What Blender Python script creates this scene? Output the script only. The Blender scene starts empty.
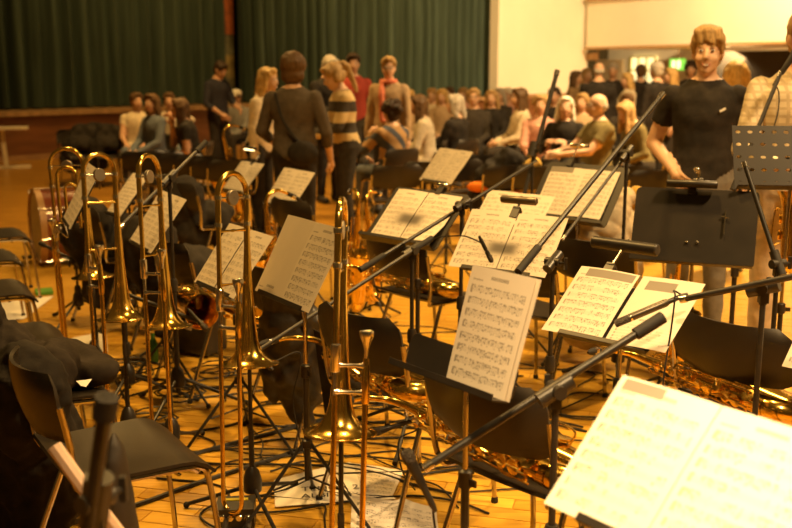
import bpy, math, random
import numpy as np
from mathutils import Vector, Matrix, Euler, noise

# ------------------------------------------------------------------ camera
F, HCAM, PITCH = 1000.0, 1.6, math.atan(194 / 1000.0)
CP, SP = math.cos(PITCH), math.sin(PITCH)
SC = bpy.context.scene
COL = SC.collection
cam_d = bpy.data.cameras.new('camera')
cam = bpy.data.objects.new('camera', cam_d)
COL.objects.link(cam)
cam.location = (0, 0, HCAM)
cam.rotation_euler = (math.pi / 2 - PITCH, 0, 0)
cam_d.sensor_width = 36
cam_d.lens = F / 792 * 36
cam_d.clip_end = 200
cam_d.dof.use_dof = True
cam_d.dof.focus_distance = 3.35
cam_d.dof.aperture_fstop = 2.9
SC.camera = cam
SC.view_settings.view_transform = 'Standard'
SC.view_settings.look = 'None'
SC.view_settings.exposure = 0.0
SC.view_settings.gamma = 1.0
SC.view_settings.use_curve_mapping = False
SC.cycles.use_denoising = True
SC.cycles.max_bounces = 6
SC.cycles.sample_clamp_indirect = 6

# ------------------------------------------------------------------ light
WARM = (1.0, 0.57, 0.16)
world = bpy.data.worlds.new('World')
SC.world = world
world.use_nodes = True
world.node_tree.nodes['Background'].inputs[0].default_value = (1.0, 0.52, 0.12, 1)
world.node_tree.nodes['Background'].inputs[1].default_value = 0.07


def area(name, loc, target, size, power, color=WARM, spread=180):
    d = bpy.data.lights.new(name, 'AREA')
    d.shape = 'DISK'
    d.size = size
    d.energy = power
    d.color = color
    d.spread = math.radians(spread)
    o = bpy.data.objects.new(name, d)
    COL.objects.link(o)
    o.location = loc
    o.rotation_euler = (Vector(target) - Vector(loc)).to_track_quat('-Z', 'Y').to_euler()
    return o


PALE_WARM = (1.0, 0.64, 0.27)
area('unseen_hall_light', (3.4, 2.8, 5.0), (1.8, 3.6, 0), 0.5, 170, PALE_WARM, spread=100)
area('unseen_hall_light', (-1.8, 5.6, 5.8), (-1.0, 4.8, 0), 0.35, 110, spread=120)
area('unseen_hall_light', (0.6, 4.6, 5.6), (0.6, 4.6, 0), 0.35, 92, spread=110)
area('unseen_hall_light', (0.4, 0.5, 4.6), (0.75, 1.60, 0.9), 0.4, 44, PALE_WARM, spread=50)  # unseen narrow spot added to brighten the largest double sheet
area('unseen_hall_light', (4.4, 10.0, 6.0), (4.2, 10.5, 0), 1.0, 840, PALE_WARM, spread=120)
area('unseen_hall_light', (-2.5, 12.0, 6.0), (-2.0, 12.2, 0), 0.8, 250, spread=130)
area('stage_lamp', (-3.2, 16.5, 7.2), (-5.0, 20.5, 2.0), 0.6, 130, WARM, spread=120)
area('stage_lamp', (1.2, 21.0, 7.2), (0.0, 26.0, 2.0), 0.6, 170, WARM, spread=120)
area('unseen_hall_light', (8.0, 20.0, 6.8), (8.0, 26.0, 2.2), 1.5, 1350, (1.0, 0.68, 0.31), spread=140)
area('under_balcony_fill', (9.0, 27.5, 2.15), (9.4, 28.5, 0.5), 1.2, 380, PALE_WARM)  # two fill lights added to brighten the space under the balcony
area('under_balcony_fill', (11.0, 23.5, 2.15), (11.5, 24.0, 0.5), 1.2, 260, PALE_WARM)

# ------------------------------------------------------------------ materials
MATS = {}


def mat(name, col=(.5, .5, .5), rough=.6, metal=0.0, var=.12, scale=12.0, bump=0.0, coat=0.0, spec=None,
        sheen=0.0, emit=None, estr=1.0, trans=0.0, stretch=(1, 1, 1)):
    if name in MATS:
        return MATS[name]
    m = bpy.data.materials.new(name)
    m.use_nodes = True
    nt = m.node_tree
    b = nt.nodes['Principled BSDF']
    tc = nt.nodes.new('ShaderNodeTexCoord')
    mp = nt.nodes.new('ShaderNodeMapping')
    mp.inputs['Scale'].default_value = stretch
    nt.links.new(tc.outputs['Object'], mp.inputs[0])
    n = nt.nodes.new('ShaderNodeTexNoise')
    n.inputs['Scale'].default_value = scale
    n.inputs['Detail'].default_value = 4
    nt.links.new(mp.outputs[0], n.inputs['Vector'])
    r = nt.nodes.new('ShaderNodeValToRGB')
    r.color_ramp.elements[0].position = .3
    r.color_ramp.elements[1].position = .7
    lo = [max(0, c * (1 - var)) for c in col]
    hi = [min(1, c * (1 + var)) for c in col]
    r.color_ramp.elements[0].color = (*lo, 1)
    r.color_ramp.elements[1].color = (*hi, 1)
    nt.links.new(n.outputs['Fac'], r.inputs[0])
    nt.links.new(r.outputs[0], b.inputs['Base Color'])
    b.inputs['Roughness'].default_value = rough
    b.inputs['Metallic'].default_value = metal
    if coat:
        b.inputs['Coat Weight'].default_value = coat
        b.inputs['Coat Roughness'].default_value = .12
    if sheen:
        b.inputs['Sheen Weight'].default_value = sheen
    if spec is not None:
        b.inputs['Specular IOR Level'].default_value = spec
    if trans:
        b.inputs['Transmission Weight'].default_value = trans
    if emit:
        b.inputs['Emission Color'].default_value = (*emit, 1)
        b.inputs['Emission Strength'].default_value = estr
    if bump:
        bp = nt.nodes.new('ShaderNodeBump')
        bp.inputs['Strength'].default_value = bump
        bp.inputs['Distance'].default_value = .02
        nt.links.new(n.outputs['Fac'], bp.inputs['Height'])
        nt.links.new(bp.outputs[0], b.inputs['Normal'])
    MATS[name] = m
    return m


BRASS = mat('lacquered brass', (.83, .55, .12), .17, 1.0, .10, 30)
BRASS2 = mat('gold brass keys', (.92, .62, .16), .22, 1.0, .15, 40)
CHROME = mat('chrome tube', (.52, .47, .40), .20, 1.0, .08, 20)
NICKEL = mat('nickel silver', (.8, .76, .68), .18, 1.0, .06, 20)
BLACKM = mat('black powder coated metal', (.022, .019, .016), .42, 0, .25, 40)
BLACKP = mat('black plastic', (.026, .022, .018), .38, 0, .2, 25)
SHELL = mat('dark grey chair plastic', (.027, .021, .015), .40, 0, .12, 9, bump=.05, spec=.4)
RUBBER = mat('black rubber', (.014, .012, .011), .75, 0, .2, 30)
DESK = mat('black music desk', (.020, .016, .012), .42, 0, .25, 8)
FABRICB = mat('black cloth', (.022, .018, .014), .85, 0, .4, 14, bump=.3, spec=.25)
PAPER = mat('plain paper', (.78, .74, .66), .7, 0, .05, 6)
EYEW = mat('eye white', (.75, .72, .68), .3)
EYED = mat('dark iris', (.03, .02, .015), .2)
LIPS = mat('lips', (.42, .16, .12), .5)
TEETH = mat('teeth', (.8, .75, .65), .3)
CREAM = mat('cream painted plaster', (.82, .76, .62), .8, 0, .03, 1.2)
WOODP = mat('painted skirting wood', (.32, .18, .08), .5, 0, .15, 6)


def skin(i):
    c = [(.60, .36, .22), (.52, .30, .18), (.66, .42, .28)][i % 3]
    return mat('skin tone %s' % 'abc'[i % 3], c, .5, 0, .06, 18)


def cloth(nm, c, sheen=.1):
    return mat(nm + ' cloth', c, .9, 0, .18, 22, bump=.15, spec=.15)


def hairm(nm, c):
    return mat(nm + ' hair', c, .55, 0, .35, 40, bump=.25, stretch=(2, 2, .4), spec=.3)


# ------------------------------------------------------------------ mesh helpers
def V(*a):
    return np.array(a, float)


def ray(px, py):
    a, b = (px - 396) / F, (264 - py) / F
    return V(a, CP + b * SP, -SP + b * CP)


def at_y(px, py, Y):
    r = ray(px, py)
    return V(0, 0, HCAM) + r * Y / r[1]


def at_z(px, py, z):
    r = ray(px, py)
    return V(0, 0, HCAM) + r * (z - HCAM) / r[2]


def unit(v):
    v = np.asarray(v, float)
    return v / (np.linalg.norm(v) + 1e-12)


def rot_z(a):
    c, s = math.cos(a), math.sin(a)
    return np.array([[c, -s, 0], [s, c, 0], [0, 0, 1]])


def rot_x(a):
    c, s = math.cos(a), math.sin(a)
    return np.array([[1, 0, 0], [0, c, -s], [0, s, c]])


def rot_y(a):
    c, s = math.cos(a), math.sin(a)
    return np.array([[c, 0, s], [0, 1, 0], [-s, 0, c]])


class MB:
    def __init__(self):
        self.v, self.f, self.uv = [], [], {}

    def add(self, vs, fs):
        o = len(self.v)
        self.v.extend([tuple(map(float, p)) for p in vs])
        self.f.extend([tuple(i + o for i in f) for f in fs])
        return o

    def box(self, c, s, R=None):
        c = np.asarray(c, float)
        h = np.asarray(s, float) / 2
        vs = []
        for dx in (-1, 1):
            for dy in (-1, 1):
                for dz in (-1, 1):
                    p = h * V(dx, dy, dz)
                    vs.append(c + (R @ p if R is not None else p))
        self.add(vs, [(0, 1, 3, 2), (4, 6, 7, 5), (0, 4, 5, 1), (2, 3, 7, 6), (0, 2, 6, 4), (1, 5, 7, 3)])
        return self

    def tube(self, pts, r, n=8, cap=True, closed=False):
        pts = [np.asarray(p, float) for p in pts]
        m = len(pts)
        rs = [r] * m if np.isscalar(r) else list(r)
        ts = []
        for i in range(m):
            a = pts[i - 1] if (i > 0 or closed) else pts[i]
            b = pts[(i + 1) % m] if (i < m - 1 or closed) else pts[i]
            ts.append(unit(b - a))
        up = V(0, 0, 1) if abs(ts[0][2]) < .9 else V(0, 1, 0)
        x = unit(np.cross(up, ts[0]))
        vs = []
        for i in range(m):
            x = unit(x - ts[i] * (x @ ts[i]))
            y = np.cross(ts[i], x)
            for k in range(n):
                a = 2 * math.pi * k / n
                vs.append(pts[i] + rs[i] * (math.cos(a) * x + math.sin(a) * y))
        fs = []
        for i in range(m if closed else m - 1):
            j = (i + 1) % m
            for k in range(n):
                l = (k + 1) % n
                fs.append((i * n + k, i * n + l, j * n + l, j * n + k))
        if cap and not closed:
            fs.append(tuple(range(n - 1, -1, -1)))
            fs.append(tuple((m - 1) * n + k for k in range(n)))
        self.add(vs, fs)
        return self

    def lathe(self, prof, n=24, o=(0, 0, 0), R=None, cap=False):
        o = np.asarray(o, float)
        vs, fs = [], []
        for (r, z) in prof:
            for k in range(n):
                a = 2 * math.pi * k / n
                p = V(r * math.cos(a), r * math.sin(a), z)
                vs.append(o + (R @ p if R is not None else p))
        for i in range(len(prof) - 1):
            for k in range(n):
                l = (k + 1) % n
                fs.append((i * n + k, i * n + l, (i + 1) * n + l, (i + 1) * n + k))
        if cap:
            fs.append(tuple(range(n - 1, -1, -1)))
            fs.append(tuple((len(prof) - 1) * n + k for k in range(n)))
        self.add(vs, fs)
        return self

    def ball(self, c, r, R=None, n=16, m=10):
        c = np.asarray(c, float)
        r = V(r, r, r) if np.isscalar(r) else np.asarray(r, float)
        prof = [(math.sin(math.pi * i / m), -math.cos(math.pi * i / m)) for i in range(1, m)]
        vs, fs = [], []
        for (a, z) in prof:
            for k in range(n):
                t = 2 * math.pi * k / n
                p = r * V(a * math.cos(t), a * math.sin(t), z)
                vs.append(c + (R @ p if R is not None else p))
        e = r * V(0, 0, 1)
        b = len(vs)
        vs += [c - (R @ e if R is not None else e), c + (R @ e if R is not None else e)]
        q = len(prof)
        for i in range(q - 1):
            for k in range(n):
                l = (k + 1) % n
                fs.append((i * n + k, i * n + l, (i + 1) * n + l, (i + 1) * n + k))
        for k in range(n):
            l = (k + 1) % n
            fs.append((b, l, k))
            fs.append((b + 1, (q - 1) * n + k, (q - 1) * n + l))
        self.add(vs, fs)
        return self

    def cap2(self, a, ra, b, rb, n=10):
        """tapered capsule, closed"""
        a, b = np.asarray(a, float), np.asarray(b, float)
        t = unit(b - a)
        pts, rs = [], []
        for q in (.02, .35, .7, .93):
            pts.append(a - t * ra * math.sqrt(max(0, 1 - q * q)))
            rs.append(ra * q)
        for s in (0, .33, .66, 1):
            pts.append(a + (b - a) * s)
            rs.append(ra + (rb - ra) * s)
        for q in (.93, .7, .35, .02):
            pts.append(b + t * rb * math.sqrt(max(0, 1 - q * q)))
            rs.append(rb * q)
        return self.tube(pts, rs, n)

    def loft(self, rings):
        n = len(rings[0])
        vs = [p for r in rings for p in r]
        fs = []
        for i in range(len(rings) - 1):
            for k in range(n):
                l = (k + 1) % n
                fs.append((i * n + k, i * n + l, (i + 1) * n + l, (i + 1) * n + k))
        fs.append(tuple(range(n - 1, -1, -1)))
        fs.append(tuple((len(rings) - 1) * n + k for k in range(n)))
        self.add(vs, fs)
        return self

    def slab(self, grid, thick):
        """grid[i][j] of 3D points -> closed sheet with thickness"""
        a, b = len(grid), len(grid[0])
        P = np.array(grid, float)
        du = np.gradient(P, axis=0)
        dv = np.gradient(P, axis=1)
        N = np.cross(du, dv)
        N /= np.linalg.norm(N, axis=2, keepdims=True) + 1e-12
        top, bot = P + N * thick / 2, P - N * thick / 2
        vs = list(top.reshape(-1, 3)) + list(bot.reshape(-1, 3))
        q = a * b
        fs = []
        for i in range(a - 1):
            for j in range(b - 1):
                k = i * b + j
                fs.append((k, k + b, k + b + 1, k + 1))
                fs.append((q + k, q + k + 1, q + k + b + 1, q + k + b))
        per = [i * b for i in range(a)] + [(a - 1) * b + j for j in range(1, b)] + \
              [i * b + b - 1 for i in range(a - 2, -1, -1)] + [j for j in range(b - 2, 0, -1)]
        for k in range(len(per)):
            x, y = per[k], per[(k + 1) % len(per)]
            fs.append((x, q + x, q + y, y))
        o = self.add(vs, fs)
        for i in range(a):
            for j in range(b):
                self.uv[o + i * b + j] = (i / (a - 1), j / (b - 1))
                self.uv[o + q + i * b + j] = (i / (a - 1), j / (b - 1))
        return self

    def mesh(self, name, m=None, smooth=40):
        me = bpy.data.meshes.new(name)
        me.from_pydata(self.v, [], self.f)
        if self.uv:
            l = me.uv_layers.new(name='UVMap')
            for lp in me.loops:
                l.data[lp.index].uv = self.uv.get(lp.vertex_index, (0, 0))
        if m:
            for q in (m if isinstance(m, (list, tuple)) else [m]):
                me.materials.append(q)
        if smooth:
            me.shade_smooth()
            me.set_sharp_from_angle(angle=math.radians(smooth))
        me.update()
        return me


def link(name, data, parent=None):
    o = bpy.data.objects.new(name, data)
    COL.objects.link(o)
    if parent is not None:
        o.parent = parent
    return o


def part(name, mb, m, parent, smooth=40, label=None):
    o = link(name, mb.mesh(name, m, smooth) if isinstance(mb, MB) else mb, parent)
    if label:
        o['label'] = label
    return o


def tag(o, label, cat, group=None):
    o['label'] = label
    o['category'] = cat
    if group:
        o['group'] = group
    return o


def thing(name, label, cat, loc=(0, 0, 0), rotz=0.0, group=None, R=None):
    o = link(name, None)
    o.empty_display_size = .05
    o.location = tuple(map(float, loc))
    if R is not None:
        o.rotation_euler = Matrix(R.tolist()).to_euler()
    else:
        o.rotation_euler = (0, 0, rotz)
    return tag(o, label, cat, group)


def struct(name, mb, m, parent=None, smooth=30):
    o = part(name, mb, m, parent, smooth)
    if parent is None:
        o['kind'] = 'structure'
    return o


def copy_tree(o, parent=None):
    c = o.copy()
    COL.objects.link(c)
    c.parent = parent
    for ch in list(o.children):
        copy_tree(ch, c)
    return c


def bez(pts, n=8):
    """Catmull-Rom through points"""
    P = [np.asarray(p, float) for p in pts]
    P = [2 * P[0] - P[1]] + P + [2 * P[-1] - P[-2]]
    out = []
    for i in range(1, len(P) - 2):
        for k in range(n):
            t = k / n
            a, b, c, d = P[i - 1], P[i], P[i + 1], P[i + 2]
            out.append(.5 * (2 * b + (c - a) * t + (2 * a - 5 * b + 4 * c - d) * t * t + (3 * b - a - 3 * c + d) * t ** 3))
    out.append(P[-2])
    return out


def arc(c, u, w, r, a0, a1, n=10):
    c, u, w = map(lambda q: np.asarray(q, float), (c, u, w))
    return [c + r * (math.cos(a0 + (a1 - a0) * i / n) * u + math.sin(a0 + (a1 - a0) * i / n) * w) for i in range(n + 1)]


def remesh(mb, vox, smooth_it=4):
    me = bpy.data.meshes.new('tmp')
    me.from_pydata(mb.v, [], mb.f)
    o = bpy.data.objects.new('tmp', me)
    COL.objects.link(o)
    md = o.modifiers.new('r', 'REMESH')
    md.mode = 'VOXEL'
    md.voxel_size = vox
    ms = o.modifiers.new('s', 'SMOOTH')
    ms.factor = .5
    ms.iterations = smooth_it
    dg = bpy.context.evaluated_depsgraph_get()
    dg.update()
    out = bpy.data.meshes.new_from_object(o.evaluated_get(dg))
    bpy.data.objects.remove(o)
    bpy.data.meshes.remove(me)
    return out


def vcoords(me):
    a = np.empty(len(me.vertices) * 3)
    me.vertices.foreach_get('co', a)
    return a.reshape(-1, 3)


def vnormals(me):
    a = np.empty(len(me.vertices) * 3)
    me.vertices.foreach_get('normal', a)
    return a.reshape(-1, 3)


def set_co(me, a):
    me.vertices.foreach_set('co', a.reshape(-1))
    me.update()


def blob(name, mb, m, parent, vox=.02, amp=.012, freq=9, smooth_it=4, fn=None):
    """remeshed soft body with fold noise"""
    me = remesh(mb, vox, smooth_it)
    co, no = vcoords(me), vnormals(me)
    if amp > .012:
        d = np.array([.9 - 2.2 * abs(noise.noise(Vector((p[0] * freq * .9 + .6 * p[2] * freq, p[1] * freq, p[2] * freq * .45)))) + .5 * noise.noise(Vector(p * freq * 2.3)) for p in co]) * amp
    else:
        d = np.array([noise.noise(Vector(p * freq)) + .5 * noise.noise(Vector(p * freq * 2.3)) for p in co]) * amp
    if fn is not None:
        d = d + fn(co)
    set_co(me, co + no * d[:, None])
    me.materials.clear()
    me.materials.append(m)
    me.shade_smooth()
    me.name = name
    return link(name, me, parent)


# ------------------------------------------------------------------ the hall
FLOORM = bpy.data.materials.new('honey parquet')
FLOORM.use_nodes = True


def floor_nodes():
    nt = FLOORM.node_tree
    b = nt.nodes['Principled BSDF']
    tc = nt.nodes.new('ShaderNodeTexCoord')
    mp = nt.nodes.new('ShaderNodeMapping')
    mp.inputs['Rotation'].default_value = (0, 0, math.radians(15))
    nt.links.new(tc.outputs['Object'], mp.inputs[0])
    br = nt.nodes.new('ShaderNodeTexBrick')
    br.inputs['Scale'].default_value = 1
    br.inputs['Brick Width'].default_value = .45
    br.inputs['Row Height'].default_value = .09
    br.inputs['Mortar Size'].default_value = .0025
    br.inputs['Color1'].default_value = (.46, .23, .025, 1)
    br.inputs['Color2'].default_value = (.36, .17, .018, 1)
    br.inputs['Mortar'].default_value = (.12, .05, .01, 1)
    nt.links.new(mp.outputs[0], br.inputs['Vector'])
    nt.links.new(br.outputs['Color'], b.inputs['Base Color'])
    b.inputs['Roughness'].default_value = .33


floor_nodes()


def plank_mat():
    m = bpy.data.materials.new('honey oak plank')
    m.use_nodes = True
    nt = m.node_tree
    b = nt.nodes['Principled BSDF']
    oi = nt.nodes.new('ShaderNodeObjectInfo')
    tc = nt.nodes.new('ShaderNodeTexCoord')
    geo = nt.nodes.new('ShaderNodeNewGeometry')
    mp = nt.nodes.new('ShaderNodeMapping')
    mp.inputs['Rotation'].default_value = (0, 0, math.radians(15))
    mp.inputs['Scale'].default_value = (3, 40, 1)
    nt.links.new(geo.outputs['Position'], mp.inputs[0])
    n = nt.nodes.new('ShaderNodeTexNoise')
    n.inputs['Scale'].default_value = 1.6
    n.inputs['Detail'].default_value = 6
    nt.links.new(mp.outputs[0], n.inputs['Vector'])
    ad = nt.nodes.new('ShaderNodeMath')
    ad.operation = 'MULTIPLY_ADD'
    nt.links.new(oi.outputs['Random'], ad.inputs[0])
    ad.inputs[1].default_value = .5
    nt.links.new(n.outputs['Fac'], ad.inputs[2])
    sb = nt.nodes.new('ShaderNodeValToRGB')
    sb.color_ramp.elements[0].position = .35
    sb.color_ramp.elements[0].color = (.40, .20, .018, 1)
    sb.color_ramp.elements[1].position = 1.0
    sb.color_ramp.elements[1].color = (.70, .41, .048, 1)
    nt.links.new(ad.outputs[0], sb.inputs[0])
    nt.links.new(sb.outputs[0], b.inputs['Base Color'])
    b.inputs['Roughness'].default_value = .34
    return m


PLANKM = plank_mat()
fl = MB().box((0, 14, -.0528), (60, 50, .1))
floor = struct('floor', fl, FLOORM)
sub = MB()
# planks as parts: running bond strips turned -15 degrees
PW, PL, PA = .09, .45, math.radians(-15)
pm = MB()
bv = .0016
a_, b_ = PL / 2 - .0014, PW / 2 - .0014
pm.add([(-a_, -b_, -.009), (a_, -b_, -.009), (a_, b_, -.009), (-a_, b_, -.009),
        (-a_ + bv, -b_ + bv, 0), (a_ - bv, -b_ + bv, 0), (a_ - bv, b_ - bv, 0), (-a_ + bv, b_ - bv, 0)],
       [(4, 5, 6, 7), (0, 1, 5, 4), (1, 2, 6, 5), (2, 3, 7, 6), (3, 0, 4, 7)])
PLMESH = pm.mesh('plank', PLANKM, 0)
cands = []
ca, sa = math.cos(PA), math.sin(PA)
rr = random.Random(5)
for j in range(-80, 130):
    off = (j * .37) % 1 * PL
    for i in range(-14, 14):
        lx, ly = i * PL + off, j * PW
        x, y = lx * ca - ly * sa, lx * sa + ly * ca
        if 3.0 < y < 9.5 and abs(x) < y * .44 + .25 + max(0, y - 4.2) * .5:
            cands.append((y, x))
cands.sort(key=lambda c: (abs(c[1]) > c[0] * .42, c[0]))
rest = MB()
for k, (y, x) in enumerate(cands):
    z = rr.uniform(-.0012, .0006)
    if k < 290:
        o = link('plank', PLMESH, floor)
        o.location = (x, y, z)
        o.rotation_euler = (0, 0, PA)
    else:
        R = rot_z(PA)
        rest.add([R @ V(*p) + V(x, y, z) for p in pm.v], pm.f)
o = part('plank_field', rest, PLANKM, floor, 0)
o['kind'] = 'stuff'

# stage
SA, SB = V(-7.05, 17.8, 0), V(2.63, 28.0, 0)
SD = unit(SB - SA)
SN = V(-SD[1], SD[0], 0)      # into the stage
S0 = SA - SD * 6


def along(t, n=0, z=0):
    return SA + SD * t + SN * n + V(0, 0, z)


STL = np.linalg.norm(SB - SA)
RS = rot_z(math.atan2(SD[1], SD[0]))
STAGEW = mat('reddish stage panelling', (.17, .065, .022), .45, 0, .25, 3, stretch=(.5, .5, 3))
STAGEL = mat('worn stage edge', (.36, .22, .10), .45, 0, .35, 6)
mb = MB().box(along((STL - 6) / 2, .06, .41), (STL + 6, .1, .82), RS)
struct('wall_stage_front', mb, STAGEW)
mb = MB().box(along((STL - 6) / 2, 2.0, .83), (STL + 6, 4.2, .08), RS)
st = struct('trim_1', mb, STAGEL)
st['label'] = 'wooden lip along the front of the stage'
mb = MB().box(along((STL - 6) / 2, -.02, .04), (STL + 6, .04, .1), RS)
struct('baseboard_stage', mb, WOODP)
mb = MB().box(along((STL - 6) / 2, 2.6, 4.0), (STL + 6, .1, 8), RS)
struct('wall_stage_back', mb, mat('dark stage back', (.02, .02, .018), .9))

CURT = mat('dark green velvet', (.050, .074, .056), .85, 0, .25, 3, bump=.1, spec=.2, stretch=(4, 4, .25))


def curtain(t0, t1, label, seed):
    r = random.Random(seed)
    n = int((t1 - t0) / .03)
    ph = r.random() * 6
    grid = []
    t = t0
    for i in range(n + 1):
        t = t0 + (t1 - t0) * i / n
        w = .13 * math.sin(t * 2 * math.pi / .33 + .9 * math.sin(t * .9 + ph)) + .03 * math.sin(t * 2 * math.pi / .145 + ph + math.sin(t * 2.1))
        w += .06 * noise.noise(Vector((t * 1.3, seed, 0)))
        row = []
        for z in (.90, 2.5, 5.0, 8.0):
            k = 1 + .12 * math.sin(z + t)
            row.append(along(t + .02 * math.sin(z * 1.1 + t * 3), .75 + w * k, z))
        grid.append(row)
    mb = MB().slab(grid, .012)
    o = part('stage_curtain', mb, CURT, None, 80)
    return tag(o, label, 'curtain')


# pixel column 232 of the photograph meets the curtain plane here
def t_at(px):
    # intersection of the vertical plane through pixel column with stage line
    a = (px - 396) / F / 1.0
    # X = a * f(depth), depth approx Y*cp + (H-z)*sp ; near horizon depth = Y / CP
    k = a / CP
    return (SA[0] + SN[0] * .75 - k * (SA[1] + SN[1] * .75)) / (k * SD[1] - SD[0])


curtain(-6, t_at(229), 'wide dark green pleated stage curtain above the bare stage front', 1)
curtain(t_at(243), t_at(489), 'dark green pleated stage curtain ending at the cream wall', 2)
PILL = mat('faded painted scenery', (.22, .17, .07), .7, 0, .5, 3)
pt = t_at(236)
pl = thing('scenery_column', 'narrow painted scenery column, rust red above and mossy green below', 'column', along(pt, .95, .87), math.atan2(SD[1], SD[0]))
cw = (t_at(243) - t_at(229)) * .98
for z0, z1, c, nm in ((0, .55, (.10, .09, .045), 'green_panel'), (.55, 1.05, (.20, .15, .05), 'ochre_panel'),
                      (1.05, 1.5, (.10, .10, .055), 'green_panel'), (1.5, 7, (.30, .075, .015), 'red_panel')):
    part(nm, MB().box((0, 0, (z0 + z1) / 2), (cw, .2 if nm != 'red_panel' else .24, z1 - z0)),
         mat('scenery ' + nm + str(z0), c, .7, 0, .55, 5, bump=.2), pl)

# cream side wall after the proscenium and the balcony wall
WB = V(5.95, 31.5, 0)
FD = unit(V(.47, -.88, 0))
FNrm = V(FD[1], -FD[0], 0)     # towards the hall (left / front)
if FNrm @ (V(0, 0, 0) - WB) < 0:
    FNrm = -FNrm
wt = np.linalg.norm(WB - SB)
mb = MB().box((SB + WB) / 2 + SN * .35 + SD * .38 + V(0, 0, 4), (wt - .3, .3, 8), RS)
struct('wall_right', mb, CREAM)
mb = MB().box((SB + WB) / 2 + SN * .17 + V(0, 0, .86), (wt, .06, .1), RS)
struct('trim_2', mb, WOODP)
mb = MB().box((SB + WB) / 2 + SN * .18 + V(0, 0, .4), (wt, .04, .8), RS)
struct('wall_dado', mb, STAGEW)
RF = rot_z(math.atan2(FD[1], FD[0]))


def fas(t, n, z):
    return WB + FD * t + FNrm * n + V(0, 0, z)


FL = 20
mb = MB().box(fas(FL / 2, 0, 2.94), (FL, .25, 1.42), RF)
struct('wall_balcony', mb, CREAM)
mb = MB().box(fas(FL / 2, .16, 2.25), (FL, .08, .07), RF)
struct('trim_3', mb, mat('tan wooden rail', (.42, .25, .10), .5))
mb = MB().box(fas(FL / 2, .05, 3.69), (FL, .4, .08), RF)
struct('trim_4', mb, mat('tan wooden rail', (.42, .25, .10), .5))
mb = MB().box(fas(FL / 2, -2.3, 2.3), (FL, 4.6, .12), RF)
struct('ceiling_balcony', mb, CREAM)
mb = MB().box(fas(FL / 2, -4.2, 4), (FL + 8, .2, 8), RF)
struct('wall_back', mb, CREAM)
# a row of balcony seats peeping over the rail
for k in range(3):
    b0 = fas(1.2 + k * .62, -.55, 3.70)
    sroot = thing('balcony_seat', 'tan folding seat back peeping over the balcony rail', 'seat', b0, math.atan2(FD[1], FD[0]), 'balcony seats')
    part('backrest', MB().box((0, 0, .22), (.5, .06, .4)), mat('tan seat', (.35, .2, .08), .7), sroot)
    part('frame', MB().tube([(-.26, 0, 0), (-.26, 0, .4)], .015).tube([(.26, 0, 0), (.26, 0, .4)], .015), CHROME, sroot)


def wall_hit(px, py, n):
    """point where the pixel ray meets the balcony-side plane shifted by n"""
    r = ray(px, py)
    p0 = fas(0, n, 0)
    t = (FNrm @ (p0 - V(0, 0, HCAM))) / (FNrm @ r)
    return V(0, 0, HCAM) + r * t


def on_back(name, px0, py0, px1, py1, n, m, thick=.06, frame=None):
    a, b = wall_hit(px0, py0, n), wall_hit(px1, py1, n)
    w = abs((b - a) @ FD)
    h = abs(b[2] - a[2])
    c = (a + b) / 2
    return MB().box(c, (w, thick, h), RF), c, w, h


# under the balcony: two bright doors with yellow glazing bars, a green exit sign, a dark opening
mbx, c, w, h = on_back('w', 632, 57, 655, 84, -4.05, None)
wn = struct('window_1', mbx, mat('lit window glass', (.9, .85, .6), .2, emit=(1, .78, .35), estr=1.5))
wn['label'] = 'brightly lit window under the balcony'
RW = RF.T
bars = MB()
for dx in (-.5, -.17, .17, .5):
    bars.box(c + FD * w * dx + FNrm * .05, (.05, .05, h), RF)
for dz in (-.5, 0, .5):
    bars.box(c + V(0, 0, h * dz) + FNrm * .05, (w, .05, .05), RF)
part('window_frame', bars, mat('yellow window frame', (.6, .5, .1), .5), wn)
for i, (x0, x1) in enumerate(((597, 622), (657, 669))):
    mbx, c, w, h = on_back('d', x0, 60, x1, 88, -4.02, None)
    d = struct('door_%d' % (i + 1), mbx, mat('pale varnished door', (.72, .55, .33), .5))
    part('door_handle', MB().box(c + FD * w * .35 + FNrm * .07 + V(0, 0, -.1), (.04, .06, .2), RF), NICKEL, d)
mbx, c, w, h = on_back('e', 671, 59, 684, 70, -1.8, None)
ex = thing('exit_sign', 'green lit exit sign hanging under the balcony', 'sign', c, math.atan2(FD[1], FD[0]))
part('housing', MB().box((0, 0, 0), (w, .1, h)), mat('exit green', (.1, .5, .1), .4, emit=(.28, .85, .08), estr=1.0), ex)
part('pictogram', MB().box((-w * .18, .06 if (RF.T @ FNrm)[1] > 0 else -.06, 0), (w * .2, .02, h * .7))
     .box((w * .2, .06 if (RF.T @ FNrm)[1] > 0 else -.06, 0), (w * .22, .02, h * .7)),
     mat('exit white', (.9, .95, .8), .4, emit=(.9, 1, .6), estr=1.5), ex)
part('hanger', MB().tube([(0, 0, h / 2), (0, 0, 2.24 - c[2])], .02), NICKEL, ex)
mbx, c, w, h = on_back('o', 712, 52, 800, 92, -1.2, None, .8)
o = part('dark_opening', mbx, mat('matt black box', (.012, .009, .006), .95), None)  # dark area modelled as a solid matt black box
tag(o, 'black box filling the dark opening under the balcony', 'booth')
mbx, c, w, h = on_back('b', 588, 53, 596, 60, -.2, None)
tag(part('wall_speaker', MB().box(c, (w, .2, h), RF).box(c + FNrm * .11, (w * .7, .02, h * .7), RF), mat('tan box', (.42, .26, .12), .6), None),
    'small tan wall box under the balcony corner', 'speaker box')

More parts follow.
